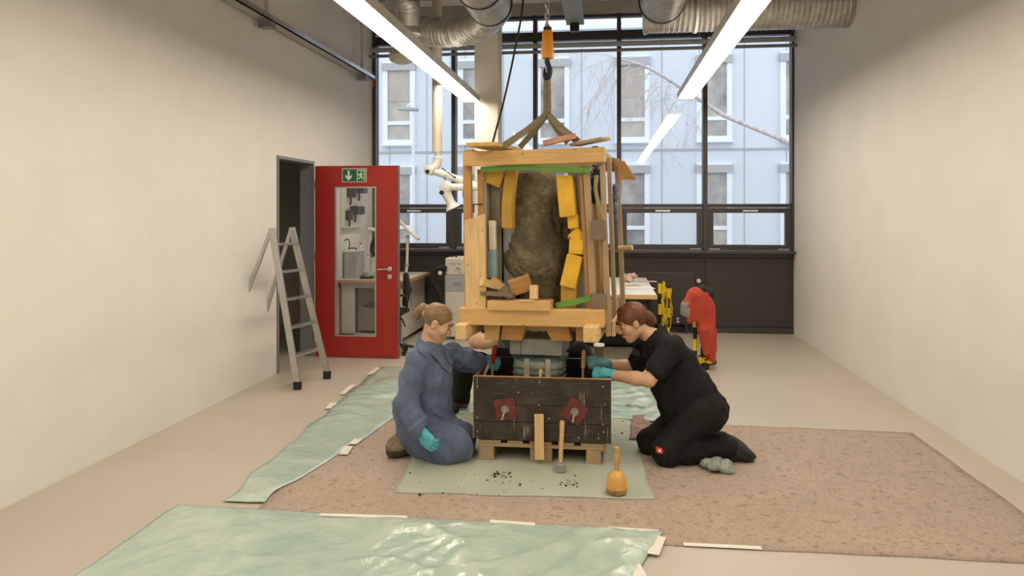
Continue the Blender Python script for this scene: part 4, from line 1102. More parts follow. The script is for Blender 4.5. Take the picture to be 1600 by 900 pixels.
# ================================================================== BACKGROUND FURNITURE
# radiator
e = empty('radiator', (.73, 10.05, .1), 'flat dark radiator with a white thermostat below the window sill', 'radiator')
wall_box('radiator_panel', (.22, 10.02, .12), (1.17, 10.08, .80), 'dark_panel', e, .008)
wall_box('top_grille', (.22, 10.02, .80), (1.17, 10.12, .812), 'frame_dark', e, .003)
tube('supply_pipe', spline([(1.17, 10.05, .72), (1.21, 10.05, .74), (1.22, 10.05, .68), (1.22, 10.05, 0)], 4), .012, 'frame_dark', e, 8)
lathe('thermostat', [(.018, 0), (.026, .01), (.028, .05), (.02, .06)], (1.215, 10.03, .70), 'white_plastic', e, 16, (0, -1, 0))
for z in (.16, .20): lathe('valve', [(.014, 0), (.016, .02), (.01, .03)], (.95, 10.02, z), 'white_plastic', e, 10, (0, -1, 0))
for x in (.35, 1.05): wall_box('bracket_foot', (x, 10.03, 0), (x + .03, 10.08, .12), 'frame_dark', e)
# white table
e = empty('work_table', (0, 8.7, 0), 'white topped work table standing before the windows', 'table')
wall_box('table_top', (-.75, 7.72, .715), (.525, 9.75, .755), 'white_plastic', e, .004)
wall_box('top_edging', (-.755, 7.71, .712), (.53, 7.72, .757), 'wood_pale', e)
for x in (-.70, .44):
    for y in (7.80, 9.62): wall_box('leg', (x, y, 0), (x + .04, y + .04, .715), 'black_plastic', e)
wall_box('apron', (-.66, 7.84, .64), (.44, 7.86, .715), 'black_plastic', e)
e = empty('storage_trunk', (.1, 9.2, 0), 'low black trunk on the floor below the white table', 'trunk')
wall_box('trunk_body', (-.62, 8.92, .02), (.42, 9.5, .50), 'black_plastic', e, .02)
wall_box('trunk_lid', (-.63, 8.91, .505), (.43, 9.51, .60), 'black_plastic', e, .02)
for x in (-.35, .15): wall_box('latch', (x - .03, 8.90, .47), (x + .03, 8.915, .54), 'mid_grey', e)
for i, (px, py, w_, h_, m_, lb) in enumerate(((1000, 450, .30, .21, 'paper', 'white sheet of paper lying flat on the table corner'), (1012, 440, .22, .16, 'paper_red', 'reddish paper lying at the back of the white table'), (984, 446, .21, .15, 'paper_red', 'small brownish sheet beside the crumpled paper on the table'))):
    v = gp(px, py, .758); o = board('paper_sheet', v - Vector((w_ / 2, 0, 0)), v + Vector((w_ / 2, .04, .0006 * i)), h_, .001, m_, None, (0, 1, 0), 0); tag(o, lb, 'paper', 'papers on the white table')
b_ = Blob(); v = gp(984, 440, .755); rr = random.Random(5)
for i in range(8): b_.ell(v + Vector((rr.uniform(-.09, .06), rr.uniform(-.1, .1), rr.uniform(.02, .07))), (.045, .05, .03), k=.012)
o = blob_mesh('crumpled_paper', b_, .009, 'paper_red', None, folds(.018, 8, 20, 6)); tag(o, 'crumpled reddish white packing paper on the white table', 'packing paper')
# chain posts
def chain_post(x, y, h, label, coil=True, seed=1):
    e = empty('barrier_post', (x, y, 0), label, 'barrier post', 'yellow and black barrier posts')
    lathe('base', [(.14, 0), (.145, .02), (.12, .05), (.035, .08)], (x, y, 0), 'black_rubber', e, 24)
    n = int((h - .06) / .12)
    for k in range(n):
        z0 = .06 + k * .12
        tube('pole_band', [(x, y, z0), (x, y, min(h, z0 + .12))], .021, 'black_plastic' if k % 2 == (n % 2) else 'signal_yellow', e, 14)
    lathe('pole_cap', [(.026, 0), (.028, .03), (.018, .05), (.006, .055)], (x, y, .06 + n * .12), 'black_plastic', e, 14)
    rr = random.Random(seed)
    if coil:
        V, F = [], []
        for s_ in range(4):
            a0 = rr.uniform(0, 6.28); zt_ = .06 + n * .12 - .02
            for i in range(13):
                z = zt_ - .008 - i * .036 + (.0 if s_ % 2 else .015); dx = .035 + .014 * math.sin(i * .7 + s_)
                M = Matrix.Translation((x + math.cos(a0) * dx, y + math.sin(a0) * dx, z)) @ Matrix.Rotation(a0 + 1.57 * (i % 2), 4, 'Z')
                k0 = len(V)
                V.extend([M @ Vector((v[0] * .9, v[1] * .9, v[2] * .95)) for v in lv]); F.extend([tuple(q + k0 for q in f) for f in lf])
        o = mesh_obj('hanging_chain', V, F, 'signal_yellow', e, smooth=True)
    return e
v = gp(1031, 548); chain_post(v.x, v.y, .78, 'chain hung barrier post nearer the white table', True, 2)
v = gp(1044, 534); chain_post(v.x, v.y, .76, 'chain hung barrier post second from the white table', True, 7)
v = gp(1086, 575); JX, JY = v.x, v.y
chain_post(v.x, v.y, .86, 'barrier post with the red jacket thrown over it', False)
v = gp(1098, 567); chain_post(v.x, v.y, .62, 'short barrier post standing behind the jacket post', False)
b_ = Blob(); V, F = [], []
rr = random.Random(8)
for i in range(46):
    a = rr.uniform(0, 6.28); r_ = rr.uniform(.06, .16)
    M = Matrix.Translation((JX + math.cos(a) * r_, JY + math.sin(a) * r_ * .8 - .02, .07 + rr.uniform(0, .05) * (1 - r_ * 4))) @ Matrix.Rotation(rr.uniform(0, 3.1), 4, 'Z') @ Matrix.Rotation(rr.uniform(1.0, 2.1), 4, 'X')
    k0 = len(V); V.extend([M @ Vector(v) for v in lv]); F.extend([tuple(q + k0 for q in f) for f in lf])
o = mesh_obj('plastic_chain', V, F, 'signal_yellow', None, smooth=True); tag(o, 'yellow plastic chain heaped around the foot of the jacket post', 'chain')
# red jacket over the post
JD = 7.62
def jp(px, py, dd=0): return pt(px, py, JD + dd)
b_ = Blob()
b_.chain([jp(1094, 458), jp(1082, 460, -.02), jp(1073, 474, -.04), jp(1072, 486, -.05)], [.035, .045, .040, .045], .04)
b_.cone(jp(1076, 478, -.04), jp(1078, 500, -.04), .055, .030, .04); b_.cone(jp(1084, 466, -.03), jp(1086, 496, -.03), .05, .035, .04)
b_.chain([jp(1090, 460, -.03), jp(1094, 480, -.04), jp(1098, 515, -.05), jp(1102, 552, -.05)], [.05, .05, .045, .03], .04)
b_.chain([jp(1100, 458), jp(1108, 480), jp(1110, 520, .0), jp(1111, 562, .0)], [.05, .06, .055, .045], .04)
b_.cone(jp(1104, 470, .08), jp(1112, 540, .08), .05, .05, .04)
fj0, fjc = folds(.016, 3, 7, 31, (1, 1, .3)), creases(4, 3, 8, 32, (1, 1, .3))
fj = lambda P: fj0(P) - .010 * fjc(P)
jk = blob_mesh('red_jacket', b_, .010, 'jacket_red', None, fj); tag(jk, 'red work jacket with grey panel draped over a barrier post', 'jacket')
c = Blob(); R_ = Matrix.Rotation(math.radians(12), 3, FV); c.box(jp(1071, 484, -.1), (.050, .10, .080), R=np.array(Matrix((RV, FV, UP))) @ np.eye(3), rad=.002, k=.001)
blob_mesh('grey_panel', b_, .010, 'jacket_grey', jk, fj, off=.005, clip=c, relax=0)
b_ = Blob(); b_.ell(jp(1097, 452), (.06, .05, .045), k=.02); b_.ell(jp(1108, 458), (.06, .05, .05), k=.02)
o = blob_mesh('soft_hat', b_, .008, 'black_rubber', None, folds(.01, 6, 12, 3)); tag(o, 'black soft cap lying on top of the red jacket', 'cap')
# brown bottle with white cap
v = gp(936, 585); e = empty('brown_bottle', v, 'brown bottle with white lid on the floor behind the box', 'bottle')
lathe('bottle_body', [(.035, 0), (.042, .01), (.042, .25), (.036, .28)], v, 'wood_grey', e, 18).data.materials[0] = MATS['stool_brown']
lathe('lid', [(.052, 0), (.055, .01), (.052, .022)], v + UP * .28, 'white_plastic', e, 20)
# stepladder at the left edge
f0 = gp(511, 592); e = empty('step_ladder', f0, 'aluminium step ladder with black rubber feet beside the red door', 'ladder')
dxv = Vector((-.10, -.46, 0)); top = Vector((-.30, 0, 1.45))
for k, s_ in enumerate((0, 1)):
    b0 = f0 + dxv * s_; t0 = f0 + dxv * (.18 + .64 * s_) + top
    board('side_rail', b0 + UP * .05, t0, .06, .025, 'steel', e, (1, 0, 0)); board('rubber_foot', b0 + UP * .005, b0 + UP * .075, .07, .035, 'black_rubber', e, (1, 0, 0))
    r0 = b0 + Vector((-.80, .0, 0)); board('rear_leg', r0 + UP * .05, t0, .035, .022, 'steel', e, (1, 0, 0)); board('rubber_foot', r0 + UP * .005, r0 + UP * .06, .05, .03, 'black_rubber', e, (1, 0, 0))
for i in range(1, 6):
    t = i / 5.6; a = (f0 + UP * .05).lerp(f0 + dxv * .18 + top, t); b2 = (f0 + dxv + UP * .05).lerp(f0 + dxv * .82 + top, t)
    board('step', a, b2, .08, .02, 'steel', e, (1, 0, 0))
# ------------------------------------------------------------------ workbench behind the door
e = empty('workbench', (-2.8, 9.3, 0), 'workbench with wooden top and pale side panels behind the red door', 'workbench')
bt = wall_box('bench_top', (-3.20, 8.72, .735), (-2.36, 10.0, .775), 'wood_bench', e, .004)
wall_box('top_laminate', (-3.19, 8.74, .775), (-2.40, 9.99, .779), 'white_plastic', e)
wall_box('apron', (-3.17, 8.76, .68), (-2.40, 8.79, .735), 'light_grey', e)
wall_box('side_panel', (-2.46, 8.78, .06), (-2.43, 9.96, .735), 'cabinet_cream', e)
wall_box('side_panel', (-3.18, 8.80, .06), (-3.02, 8.83, .70), 'cabinet_cream', e)
wall_box('back_panel', (-3.18, 9.4, .06), (-2.46, 9.43, .735), 'cabinet_cream', e)
wall_box('floor_rail', (-3.18, 8.80, .05), (-2.43, 8.86, .12), 'white_plastic', e)
for x in (-2.48,):
    for y in (8.80, 9.9): lathe('caster', [(.02, 0), (.03, .01), (.03, .04), (.02, .05)], (x, y, .0), 'black_rubber', e, 12)
prism('label_plate', [(0, 0), (.05, 0), (.05, .11), (0, .11)], (-2.4295, 9.2, .40), (0, 1, 0), (0, 0, 1), .001, 'mid_grey', e)
v = gp(546, 436, .78)
e = empty('instrument_case', (-3.0, 9.1, .78), 'grey metal case on the bench behind the door glass', 'case')
wall_box('case_body', (-3.195, 8.92, .78), (-3.04, 9.24, 1.10), 'light_grey', e, .008)
wall_box('case_lid', (-3.197, 8.918, 1.10), (-3.038, 9.242, 1.125), 'white_plastic', e, .005)
tube('carry_handle', spline([(-3.17, 9.02, 1.125), (-3.16, 9.02, 1.145), (-3.08, 9.02, 1.145), (-3.07, 9.02, 1.125)], 4), .008, 'black_plastic', e, 8)
e = empty('spray_bottle', pt(554, 396, 9.35), 'small red and white bottle on the grey case', 'bottle')
q = Vector((-3.07, 9.18, 1.126)); lathe('bottle_body', [(.018, 0), (.02, .005), (.02, .05), (.012, .06)], q, 'paper', e, 12); lathe('red_cap', [(.013, 0), (.013, .02), (.008, .025)], q + UP * .06, 'tool_red', e, 12)
b_ = Blob(); q = Vector((-2.90, 9.22, .78))
for dx, dz, r_ in ((-.09, .06, .07), (.02, .09, .10), (.12, .07, .09), (.10, .20, .09), (-.03, .16, .08), (.16, .26, .06)): b_.ell(q + Vector((dx, 0, dz)), (r_, .09, r_), k=.05)
b_.plane((0, 0, -1), -.781)
o = blob_mesh('plastic_sack', b_, .010, 'white_plastic', None, folds(.03, 3, 8, 17)); tag(o, 'crumpled white plastic sack on the bench behind the door glass', 'sack')
for i, (xa, ya, L_, w_, m_, lb) in enumerate(((-2.98, 8.88, .17, .06, 'black_plastic', 'dark flat tool lying on the bench by the white sack'), (-2.78, 8.88, .16, .07, 'stool_brown', 'dark brown tool roll lying on the bench edge'))):
    o = board('hand_tool', (xa, ya, .797), (xa + L_, ya + .02, .797), w_, .033, m_, None, (0, 1, 0), .008); tag(o, lb, 'tool', 'tools on the bench')
def joint_lamp(name, pts, r, label, head, hw):
    e = empty(name, pts[0], label, 'lamp')
    lathe('clamp_base', [(.03, 0), (.035, .01), (.03, .05), (.015, .06)], pts[0], 'steel', e, 14)
    for i in range(len(pts) - 1):
        board('arm', pts[i], pts[i + 1], r * 2, r * 1.4, 'white_plastic', e, FV, .004)
        lathe('joint_knob', [(r, -r * 1.2), (r * 1.2, 0), (r, r * 1.2)], pts[i + 1], 'light_grey', e, 12, (0, 1, 0))
    board('lamp_head', head[0], head[1], hw, .035, 'white_plastic', e, FV, .01)
    return e
joint_lamp('magnifier_lamp', [pt(574, 432, 9.05), pt(575, 398, 9.05), pt(580, 360, 9.05)], .015, 'white jointed desk lamp seen through the door glass', (pt(574, 357, 9.05), pt(604, 362, 9.1)), .14)
b_ = pt(585, 384, 9.1); o = lathe('lamp_shade_black', [(.005, 0), (.05, -.10), (.055, -.16)], b_ + UP * .12, 'black_rubber', None, 18); o.name = 'black_funnel'; tag(o, 'black funnel shade hanging beside the desk lamp behind the glass', 'funnel')
joint_lamp('bench_lamp', [pt(634, 432, 9.15), pt(636, 414, 9.15), pt(637, 370, 9.15)], .020, 'white jointed bench lamp with slanting bar head right of the door', (pt(618, 340, 9.15), pt(654, 374, 9.1)), .10)
# office chair behind the door edge
v = gp(625, 552); e = empty('office_chair', v, 'black office chair half hidden behind the red door edge', 'chair')
q = Vector((v.x + .01, v.y, 0))
for k in range(5):
    a = k * 1.2566 + .2; tip = q + Vector((math.cos(a) * .15, math.sin(a) * .15, .07)); tube('base_arm', [q + UP * .10, tip], .018, 'black_plastic', e, 8); lathe('caster', [(.02, 0), (.026, .012), (.026, .04), (.02, .05)], (tip.x, tip.y, 0), 'black_rubber', e, 10)
tube('gas_column', [q + UP * .09, q + UP * .44], .022, 'steel', e, 12)
abox('seat', (-.12, -.2, .44), (.06, .2, .50), 'black_rubber', e, Matrix.Translation(q), .03)
b2 = Blob(); b2.chain([q + Vector((.05, 0, .56)), q + Vector((.075, 0, .72)), q + Vector((.06, 0, .88))], [.035, .045, .035], .03); blob_mesh('backrest', b2, .010, 'black_rubber', e)
tube('armrest', spline([q + Vector((.04, -.1, .48)), q + Vector((.10, -.12, .52)), q + Vector((.085, -.12, .66)), q + Vector((-.06, -.12, .66))], 5), .013, 'black_plastic', e, 8)
tube('tilt_lever', spline([q + Vector((.0, -.1, .42)), q + Vector((.06, -.15, .40)), q + Vector((.10, -.18, .33))], 4), .009, 'black_plastic', e, 8)
# saddle stool
v = gp(586, 548); e = empty('saddle_stool', v, 'stool with a brown saddle seat seen through the door glass', 'stool')
b2 = Blob(); s0 = pt(569, 478, 8.45); b2.chain([s0, pt(580, 475, 8.45), pt(594, 470, 8.45)], [.02, .035, .05], .03); b2.ell(pt(596, 473, 8.45), (.09, .12, .04), k=.03); blob_mesh('seat', b2, .010, 'stool_brown', e)
q = pt(596, 478, 8.45); tube('column', [(q.x, q.y, .08), q], .02, 'steel', e, 10)
lathe('base', [(.10, 0), (.10, .02), (.05, .05), (.03, .09)], (q.x, q.y, 0), 'black_plastic', e, 24)
# tools on the wall
e = empty('tool_board', (XL, 9.2, 1.7), 'pale board mounted on the white wall behind the door glass', 'tool board')
wall_box('board_panel', (XL + .002, 8.85, 1.42), (XL + .02, 9.62, 2.05), 'cabinet_cream', e)
wall_box('board_tray', (XL + .002, 8.85, 1.40), (XL + .07, 9.62, 1.42), 'cabinet_cream', e)
for i, (y, z, hy, hz_, dep, lb) in enumerate(((9.08, 1.86, .05, .08, .10, 'dark clamp hanging at the upper end of the tool board'), (9.42, 1.90, .09, .06, .12, 'large black holder at the top of the tool board'), (9.28, 1.62, .14, .055, .11, 'wide black toolbox hanging in the middle of the tool board'), (9.02, 1.56, .04, .06, .08, 'small dark pliers hanging low on the tool board'))):
    t_ = empty('hanging_tool', (XL + .03, y, z), lb, 'tool', 'tools hanging on the wall board')
    wall_box('tool_body', (XL + .022, y - hy, z - hz_), (XL + .02 + dep, y + hy, z + hz_), 'black_plastic', t_, .012)
    tube('tool_grip', spline([(XL + .06, y - hy * .4, z - hz_), (XL + .07, y - hy * .5, z - hz_ - .05), (XL + .05, y - hy * .2, z - hz_ - .09)], 4), .012, 'black_rubber', t_, 8)
    tube('tool_hook', [(XL + .024, y, z + hz_ * .8), (XL + .05, y, z + hz_ + .03)], .006, 'steel', t_, 6)
o = tube('wall_hook', spline([(XL, 9.0, 1.24), (XL + .05, 9.0, 1.26), (XL + .07, 9.0, 1.2), (XL + .06, 9.0, 1.15)], 4), .007, 'black_plastic', None, 8); tag(o, 'bent black hook on the white wall below the tool board', 'hook')
# ------------------------------------------------------------------ air cleaner
AD = 9.35
xa, xb = pt(695, 450, AD).x, pt(741, 450, AD).x
ay = pt(712, 450, AD).y
e = empty('air_cleaner', ((xa + xb) / 2, ay, 0), 'off-white extractor cabinet with grey band beside the crate', 'air cleaner')
def az(py): return CAMH - (py - HOR) / FPX * AD
wall_box('cabinet', (xa, ay, .04), (xb, ay + .45, az(456)), 'cabinet_cream', e, .006)
wall_box('control_band', (xa - .001, ay - .002, az(456)), (xb + .001, ay + .45, az(430)), 'light_grey', e, .003)
wall_box('filter_top', (xa, ay, az(430)), (xb, ay + .45, az(403)), 'cabinet_cream', e, .015)
for k in range(3): wall_box('vent_slot', (xa + .10, ay - .005, az(447) + k * .018), (xa + .20, ay - .001, az(447) + k * .018 + .009), 'mid_grey', e)
text('type_lettering', 'WSS 400', .038, (xa + .06, ay - .002, az(414)), (1, 0, 0), (0, 0, 1), 'mid_grey', e)
V, F = [], []
for p_, q_ in (((.13, .0), (.165, .045)), ((.165, .045), (.19, .005)), ((.145, .05), (.20, .03)), ((.18, .0), (.21, -.03))):
    v_, f_ = tube_data([Vector((xa + p_[0], ay - .002, az(424) + p_[1])), Vector((xa + q_[0], ay - .002, az(424) + q_[1]))], .004, 6); k = len(V); V.extend(v_); F.extend([tuple(z + k for z in g) for g in f_])
mesh_obj('logo_mark', V, F, 'mid_grey', e)
tube('top_handle', spline([(xa + .06, ay + .1, az(404)), (xa + .07, ay + .1, az(401)), (xa + .12, ay + .1, az(401)), (xa + .13, ay + .1, az(404))], 4), .008, 'black_plastic', e, 8)
h = [pt(697, 420, AD - .02), pt(687, 419, AD - .05), pt(678, 425, AD - .05), pt(676, 440, AD - .05), pt(684, 455, AD - .05), pt(690, 470, AD - .05), pt(690, 500, AD - .05), pt(693, 520, AD)]
o = duct('exhaust_hose', spline(h, 6), .034, None, 'black_rubber', .02, .006, 14); tag(o, 'black ribbed hose looping beside the extractor cabinet', 'hose')
q = pt(687, 427, AD - .12); e = empty('hose_valve', q, 'small white knob on the black hose loop', 'knob'); lathe('knob', [(.012, 0), (.024, .01), (.026, .03), (.016, .042)], q + FV * .06, 'white_plastic', e, 14, -FV)
lathe('knob_stem', [(.01, 0), (.01, .04)], q + FV * .1, 'black_plastic', e, 10, -FV)
# ------------------------------------------------------------------ extraction arm
ED = 8.3
e = empty('extraction_arm', pt(683, 120, ED), 'white jointed fume extraction arm hanging from the ceiling', 'extraction arm')
a = pt(683, 238, ED); tube('drop_pipe', [(a.x, a.y, ZC), a], .055, 'cream_metal', e, 20)
lathe('swivel', [(.045, 0), (.052, .02), (.052, .05), (.035, .06), (.035, .10), (.05, .11)], pt(684, 253, ED), 'white_plastic', e, 20)
tube('knuckle', spline([pt(685, 248, ED), pt(682, 258, ED), pt(674, 265, ED)], 4), .050, 'white_plastic', e, 16)
lathe('joint_disc', [(.048, -.06), (.055, -.05), (.055, .05), (.03, .06)], pt(672, 266, ED - .02), 'white_plastic', e, 18, -FV - RV * .3); lathe('joint_bolt', [(.022, 0), (.022, .02)], pt(668.5, 268, ED - .075), 'black_plastic', e, 12, -FV - RV * .3)
tube('arm_tube', [pt(674, 266, ED), pt(752, 293, ED)], .040, 'white_plastic', e, 16)
tube('arm_tube', [pt(752, 293, ED - .1), pt(702, 292, ED - .1)], .038, 'white_plastic', e, 16)
lathe('joint_disc', [(.05, -.06), (.06, -.04), (.06, .05), (.035, .06)], pt(697, 293, ED - .12), 'white_plastic', e, 18, -FV - RV * .3); lathe('joint_bolt', [(.024, 0), (.024, .02)], pt(690.5, 301, ED - .18), 'black_plastic', e, 12, -FV - RV * .3)
tube('hood_neck', [pt(694, 296, ED - .12), pt(704, 316, ED - .12)], [.055, .048], 'white_plastic', e, 16)
dv = (pt(709, 327, ED - .12) - pt(702, 312, ED - .12)).normalized()
lathe('hood', [(.048, 0), (.05, .04), (.052, .05), (.085, .10), (.088, .105), (.06, .10)], pt(702, 312, ED - .12), 'white_plastic', e, 22, dv)
for yy in (.3, .65): ring('arm_clip', pt(674, 266, ED).lerp(pt(752, 293, ED), yy), pt(752, 293, ED) - pt(674, 266, ED), .040, .02, 'steel', e)
tube('gas_spring', [pt(690, 262, ED - .06), pt(706, 274, ED - .06), pt(712, 278, ED - .06)], [.006, .006, .010], 'black_plastic', e, 8)
# ================================================================== PEOPLE
def head_frame(c, fwd, up):
    c = Vector(c); Y = Vector(fwd).normalized(); Z = Vector(up); Z = (Z - Y * Z.dot(Y)).normalized(); X = Y.cross(Z)
    R = np.array([list(X), list(Y), list(Z)])
    def L(x, y, z): return c + X * x + Y * y + Z * z
    return L, R
def head(b_, L, R, s=1.0, neck=None):
    E = lambda c, r, k=.02, op='u': b_.ell(L(*[v * s for v in c]), [v * s for v in r], R, k, op)
    Cn = lambda a, b2, ra, rb, k=.012: b_.cone(L(*[v * s for v in a]), L(*[v * s for v in b2]), ra * s, rb * s, k)
    E((0, -.015, .032), (.073, .092, .083)); E((0, .028, -.035), (.057, .062, .075), .03)
    E((0, .062, -.093), (.026, .024, .019), .025); Cn((-.048, .0, -.062), (-.012, .055, -.092), .020, .020, .025); Cn((.048, .0, -.062), (.012, .055, -.092), .020, .020, .025)
    Cn((-.032, .080, .020), (.032, .080, .020), .011, .011, .015)
    E((-.036, .060, -.028), (.028, .028, .026), .02); E((.036, .060, -.028), (.028, .028, .026), .02)
    for sx in (-1, 1):
        E((sx * .031, .094, .002), (.013, .012, .010), .012, 's'); E((sx * .031, .078, .001), (.013, .012, .011), .004)
        E((sx * .073, -.004, -.012), (.009, .018, .030), .006); E((sx * .080, .002, -.010), (.005, .009, .018), .005, 's')
    Cn((0, .088, .010), (0, .108, -.026), .009, .012, .010); E((-.010, .098, -.032), (.009, .010, .008), .006); E((.010, .098, -.032), (.009, .010, .008), .006)
    Cn((-.017, .088, -.056), (.017, .088, -.056), .007, .007, .006); Cn((-.014, .087, -.067), (.014, .087, -.067), .008, .008, .006)
    if neck is not None:
        b_.cone(L(0, -.025 * s, -.055 * s), neck, .043 * s, .050 * s, .022)
def face_bits(L, R, s, parent, brow):
    for sx in (-1, 1):
        bb = Blob(); bb.cone(L(sx * .020 * s, .091 * s, .0), L(sx * .042 * s, .086 * s, -.001 * s), .0035 * s, .0028 * s); blob_mesh('eyelash', bb, .0022, 'eye_dark', parent, relax=0)
        bb = Blob(); bb.chain([L(sx * .014 * s, .0925 * s, .024 * s), L(sx * .032 * s, .089 * s, .030 * s), L(sx * .048 * s, .077 * s, .024 * s)], [.0035, .0035, .002]); blob_mesh('eyebrow', bb, .0025, brow, parent, relax=0)
    bb = Blob(); bb.chain([L(-.018 * s, .090 * s, -.061 * s), L(0, .0945 * s, -.060 * s), L(.018 * s, .090 * s, -.061 * s)], [.0022, .003, .0022]); blob_mesh('lips', bb, .0025, 'lip', parent, relax=0)
def hand(b_, wrist, dirv, back, side, curl=(20, 25, 15), spread=1.0, s=1.0, thumb_curl=0.3, fat=1.0):
    """dirv wrist->knuckles, back = direction of the hand's back, side=+1/-1: where the thumb leaves (in X x Z)"""
    X, Y, Z = basis(dirv, back); wrist = Vector(wrist); Y = Y * side
    P = lambda x, y, z: wrist + (X * x + Y * y + Z * z) * s
    kx = (.088, .092, .088, .080); ky = (.031, .010, -.011, -.030); ln = (.072, .080, .074, .058)
    for i in range(4):
        b_.cone(P(.012, ky[i] * .55, 0), P(kx[i], ky[i], 0), .019 * s * fat, .0125 * s * fat, .012)
    b_.cone(P(-.03, 0, 0), P(.02, 0, 0), .026 * s * fat, .025 * s * fat, .015)
    for i in range(4):
        p = P(kx[i], ky[i], 0); ang = 0; r = .0100 * s * fat
        for j, fr in enumerate((.45, .30, .25)):
            ang += math.radians(curl[j]) * (1 + .08 * i)
            d_ = X * math.cos(ang) - Z * math.sin(ang) + Y * (ky[i] * 2.2 * spread if j == 0 else 0)
            q = p + d_.normalized() * ln[i] * fr * s
            b_.cone(p, q, r, r * .92, .003); p = q; r *= .92
    t0 = P(.022, .022, -.008); t1 = P(.052, .050, -.018 - .012 * thumb_curl); t2 = P(.080, .056 - .022 * thumb_curl, -.028 - .02 * thumb_curl); t3 = P(.100, .050 - .04 * thumb_curl, -.034 - .03 * thumb_curl)
    b_.cone(t0, t1, .019 * s * fat, .0135 * s * fat, .012); b_.cone(t1, t2, .0125 * s * fat, .0110 * s * fat, .004); b_.cone(t2, t3, .0108 * s * fat, .0090 * s * fat, .004)
    return P
def person(name, loc, label):
    return empty(name, loc, label, 'person', 'people working on the stone')
# ------------------------------------------------------------------ 1: blue coat, kneeling at the left
J = dict(pel=pt(662, 672, 4.95), ch=pt(672, 592, 4.92), nk=pt(669, 541, 4.92), sr=pt(650, 562, 4.81), sl=pt(708, 553, 5.02), er=pt(634, 630, 4.71), wr=pt(656, 672, 4.62),
         el=pt(737, 567, 5.10), wl=pt(756, 566.5, 5.22), kr=pt(710, 697, 4.78), kl=pt(719, 686, 4.99), ar=pt(652, 700, 4.90), al=pt(662, 690, 5.12))
fw = (RV * .80 - FV * .12 - UP * .42); hu = (UP * .9 + RV * .42)
L1, R1 = head_frame(pt(683.5, 504, 4.90), fw, hu)
b_ = Blob(); head(b_, L1, R1, 1.0, J['nk'])
b_.cone(J['nk'], J['ch'], .06, .10, .05); b_.cone(J['sr'], J['sl'], .05, .05, .05); b_.cone(J['ch'], J['pel'], .11, .12, .05)
b_.chain([J['sr'], J['er'], J['wr']], [.045, .038, .028], .03); b_.chain([J['sl'], J['el'], J['wl']], [.045, .038, .027], .03)
b_.cone(J['pel'], J['kr'], .085, .06, .04); b_.cone(J['pel'], J['kl'], .085, .06, .04)
hd1 = (pt(670, 690, 4.60) - J['wr']).normalized(); hand(b_, J['wr'] + hd1 * .015, hd1, -FV * .9 - RV * .2, -1, s=.9, fat=.9)
hd2 = (pt(776, 569, 5.25) - J['wl']).normalized(); hand(b_, J['wl'] + hd2 * .01, hd2, -FV + UP * .3, 1, (75, 85, 40), .2, .88, 1.0, fat=.85)
P1 = blob_mesh('person', b_, .0052, 'skin', None)
tag(P1, 'person in a blue work coat kneeling left of the dark box', 'person', 'people working on the stone')
face_bits(L1, R1, 1.0, P1, 'hair_blond')
# hair
b_ = Blob(); b_.ell(L1(0, -.017, .035), (.079, .099, .090), R1, .01)
b_.ell(L1(0, .085, -.045), (.075, .095, .085), R1, .015, 's'); b_.ell(L1(0, .12, .015), (.07, .06, .045), R1, .02, 's'); b_.ell(L1(0, -.0, -.12), (.10, .10, .085), R1, .02, 's')
for sx in (-1, 1): b_.ell(L1(sx * .078, .002, -.012), (.022, .022, .032), R1, .008, 's')
b_.ell(L1(0, -.128, .034), (.036, .038, .040), R1, .015); b_.ell(L1(.005, -.145, .005), (.024, .024, .042), R1, .02); b_.cone(L1(.0, -.15, -.01), L1(.01, -.165, -.045), .014, .004, .01); b_.cone(L1(-.01, -.13, -.0), L1(-.01, -.13, -.06), .012, .004, .01)
hw = waves(8, 14, 30, 41, (1, 1, .35))
blob_mesh('hair', b_, .0048, 'hair_blond', P1, lambda P: .0028 * hw(P))
o = ring('hair_tie', L1(0, -.106, .030), L1(0, -.2, .03) - L1(0, -.1, .03), .022, .012, 'styrofoam', P1)
# coat
b_ = Blob()
mid = J['ch'].lerp(J['pel'], .5)
b_.cone(J['nk'] + UP * .012, J['nk'] - UP * .03, .066, .078, .03); b_.cone(J['nk'] + UP * -.03, J['ch'], .080, .132, .05); b_.cone(J['sr'], J['sl'], .060, .060, .07); b_.cone(J['ch'], mid, .135, .142, .06); b_.cone(mid, J['pel'] + RV * .02, .145, .165, .06)
b_.cone(J['pel'] + RV * .02, J['kr'], .155, .098, .07); b_.cone(J['pel'] + RV * .02, J['kl'], .155, .095, .07); b_.cone(J['kr'], J['kl'], .095, .095, .05)
b_.cone(pt(678, 706, 4.74), pt(702, 714, 4.75), .055, .05, .06); b_.cone(J['pel'] - UP * .04, pt(672, 702, 4.82), .12, .07, .06)
b_.cone(pt(645, 640, 4.96), J['pel'], .13, .15, .06)
b_.chain([J['sr'], J['sr'].lerp(J['er'], .5), J['er'], J['er'].lerp(J['wr'], .55), J['wr'] - hd1 * .012], [.062, .066, .064, .058, .054], .045)
b_.chain([J['sl'], J['sl'].lerp(J['el'], .6), J['el'], J['el'].lerp(J['wl'], .62)], [.066, .064, .060, .056], .03)
b_.cone(J['nk'] + UP * .08 + RV * .012, J['nk'] - UP * .03 + RV * .01, .060, .055, .01, 's')
b_.cone(J['wr'] + hd1 * .02, J['wr'] + hd1 * .10, .05, .05, .008, 's')
b_.plane((0, 0, -1), -.013)
f0, f2, fc = folds(.017, 3.0, 7.0, 51, (1, 1, .45), 5), folds(.006, 8, 16, 52), creases(6, 3.5, 9, 55, (1, 1, .8))
f1 = lambda P: f0(P) - .013 * fc(P)
